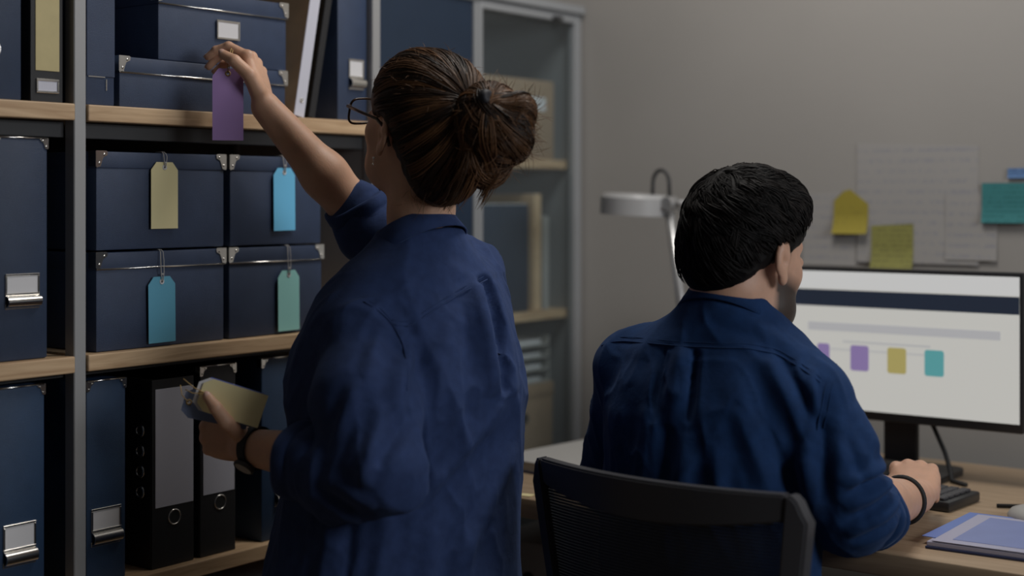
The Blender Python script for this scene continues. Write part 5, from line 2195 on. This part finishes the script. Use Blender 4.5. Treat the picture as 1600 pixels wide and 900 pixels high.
parts = [polygonise(m_head, *bounds([KO, KN + V3((0, 0, .02))], .155), .0028)]
hp = [q for c, r in mrh.chains for q in c] + list(mrh.thumb) + [mRW, mRE]
parts.append(polygonise(m_rarm, *bounds(hp, .055), .0024))
hp = [q for c, r in mlh.chains for q in c] + list(mlh.thumb) + [mLW, mLE]
parts.append(polygonise(m_larm, *bounds(hp, .055), .0026))
parts.append(polygonise(m_core, *bounds([mLE, mRE, (0, 0, .55), mLS, mRS], .13), .012))
p, q = merge(parts)
me = mesh_from('body', p, q)
ql = ((p - KO) @ KF) / KS
# short beard shadow on jaw, chin and upper lip
beard = np.clip((-.016 - ql[:, 2] - .30 * np.maximum(ql[:, 1], 0) + .008) / .022, 0, 1) * np.clip((ql[:, 1] - .004) / .012, 0, 1) * np.clip((ql[:, 2] + .135) / .015, 0, 1)
beard = np.maximum(beard, np.clip((ql[:, 1] - .004) / .008, 0, 1) * np.clip((.028 - ql[:, 1]) / .008, 0, 1) * np.clip((.05 - ql[:, 2]) / .01, 0, 1) * np.clip((ql[:, 2] + .06) / .01, 0, 1) * (np.abs(ql[:, 0]) > .05))
beard *= (np.abs(ql[:, 0]) < .12) * (np.linalg.norm(p - KO, axis=1) < .17)
at = me.attributes.new('beard', 'FLOAT', 'POINT')
if len(at.data) == len(p):
    at.data.foreach_set('value', beard.astype(np.float32))
nt = MT['skin_man'].node_tree
b_ = nt.nodes['Principled BSDF']
src = b_.inputs['Base Color'].links[0].from_socket
an = nt.nodes.new('ShaderNodeAttribute')
an.attribute_name = 'beard'
sc = nt.nodes.new('ShaderNodeMath')
sc.operation = 'MULTIPLY'
sc.inputs[1].default_value = .95
nt.links.new(an.outputs['Fac'], sc.inputs[0])
mx_ = nt.nodes.new('ShaderNodeMix')
mx_.data_type = 'RGBA'
mx_.inputs['B'].default_value = (.016, .012, .011, 1)
nt.links.new(sc.outputs[0], mx_.inputs['Factor'])
nt.links.new(src, mx_.inputs['A'])
nt.links.new(mx_.outputs['Result'], b_.inputs['Base Color'])
link('body', me, 'skin_man', ma)
for h_ in (mrh, mlh):
    mb = MB()
    h_.nail_mesh(mb)
    mb.build('fingernails', 'nail', ma, smooth=True)
HM = head_bits(KO, KF, KS, ma, 'hair_m')
leg_set(ma, [V3((0, 0, .560)) - ML * .085, V3((0, 0, .560)) + ML * .085], [MF * .43 - ML * .11 + V3((0, 0, .555)), MF * .43 + ML * .11 + V3((0, 0, .555))],
        [MF * .42 - ML * .12 + V3((0, 0, .09)), MF * .42 + ML * .12 + V3((0, 0, .09))],
        [MF * .59 - ML * .14 + V3((0, 0, .03)), MF * .59 + ML * .14 + V3((0, 0, .03))], [.086, .066, .050],
        [V3((0, 0, .60)) - ML * .06, V3((0, 0, .60)) + ML * .06], [.115, .115])


def hair_region_m(q):
    y, z = q[:, 1], q[:, 2]
    # forehead, temple, above the ear, nape
    return .80 * z - .55 * y + .004 + np.where(y < -.03, .22 * (-.03 - y), 0)


def m_hair(p):
    q = ((p - KO) @ KF) / KS
    d = s_ell(q, (0, -.008, .036), (.0835, .1000, .0950))
    d = smin(d, s_ell(q, (0, .035, .085), (.062, .058, .040)), .03)
    d = smin(d, s_ell(q, (0, -.054, -.018), (.062, .046, .058)), .03)
    return smax(d, -hair_region_m(q), .007) * KS


p, q = polygonise(m_hair, *bounds([KO], .155), .0034)
p = crumple(p, vnormals(p, q), .003, 55, 3, 4.0, (.2, .5, 1))
me = mesh_from('hair', p, q)
at = me.attributes.new('tone', 'FLOAT', 'POINT')
at.data.foreach_set('value', np.full(len(p), .05, dtype=np.float32))
mhair = link('hair', me, 'hair_m', ma)
mhair['label'] = 'short black hair'
c0 = KO + KF @ V3((0, -.012, .03))
crown = unit(KF @ V3((-.02, -.55, .80)))
A = unit(np.cross(crown, KF[:, 0]))
Bv = np.cross(crown, A)
S, Tn, Rr = [], [], []
th0, ps_all, lift_all, tone_all = [], [], [], []
for L_ in range(700):
    t_ = math.acos(1 - rng.random() * 1.75)
    ps = rng.uniform(0, 2 * math.pi)
    lf = rng.uniform(.001, .0055)
    tn = np.clip(rng.normal(.4, .3), 0, 1)
    sw = rng.normal(.25, .2)
    for j in range(11):
        a_ = t_ + rng.normal(0, .03)
        b2 = ps + rng.normal(0, .05) / max(.25, math.sin(max(t_, .05)))
        tt = np.linspace(0, 1, 7)
        th = a_ + tt * rng.uniform(.24, .40)
        pz = b2 + sw * tt * .5 / max(.4, math.sin(max(a_, .1)))
        dd = crown[None] * np.cos(th)[:, None] + (A[None] * np.cos(pz)[:, None] + Bv[None] * np.sin(pz)[:, None]) * np.sin(th)[:, None]
        qq = ((dd * .1) @ KF)
        if hair_region_m(qq[3:4])[0] < -.002 or hair_region_m(qq[6:7])[0] < -.022:
            continue
        S.append(dd)
        Tn.append(np.clip(tn + rng.normal(0, .1), 0, 1))
        lift_all.append(lf * np.sin(tt * 2.6 + .1) + rng.uniform(0, .001))
        Rr.append(rng.uniform(.0006, .0011))
S = np.array(S)
r_ = trace_out(m_hair, c0, S.reshape(-1, 3)).reshape(S.shape[:2])
# hairs past the hairline keep the radius they left the scalp with
r_ = np.maximum(r_, np.maximum.accumulate(np.minimum(r_, .16), axis=1) * .97)
S = c0 + S * (r_ + np.array(lift_all))[..., None]
hs = link('hair_strands', strand_mesh('hair_strands', S, np.array(Rr), 3, np.array(Tn)), 'hair_m', mhair)
hs['kind'] = 'stuff'
# dark band on his right wrist
ax_ = unit(mRE - mRW)
wc = mRW + ax_ * .066
u_ = unit(np.cross(ax_, (0, 0, 1)))
v_ = np.cross(ax_, u_)
MB().tube([wc + (u_ * math.cos(a) * .0362 + v_ * math.sin(a) * .0362) for a in [2 * math.pi * k / 32 for k in range(32)]], .0042, 8, closed=True).build('wrist_band', 'rubber', ma, smooth=True)
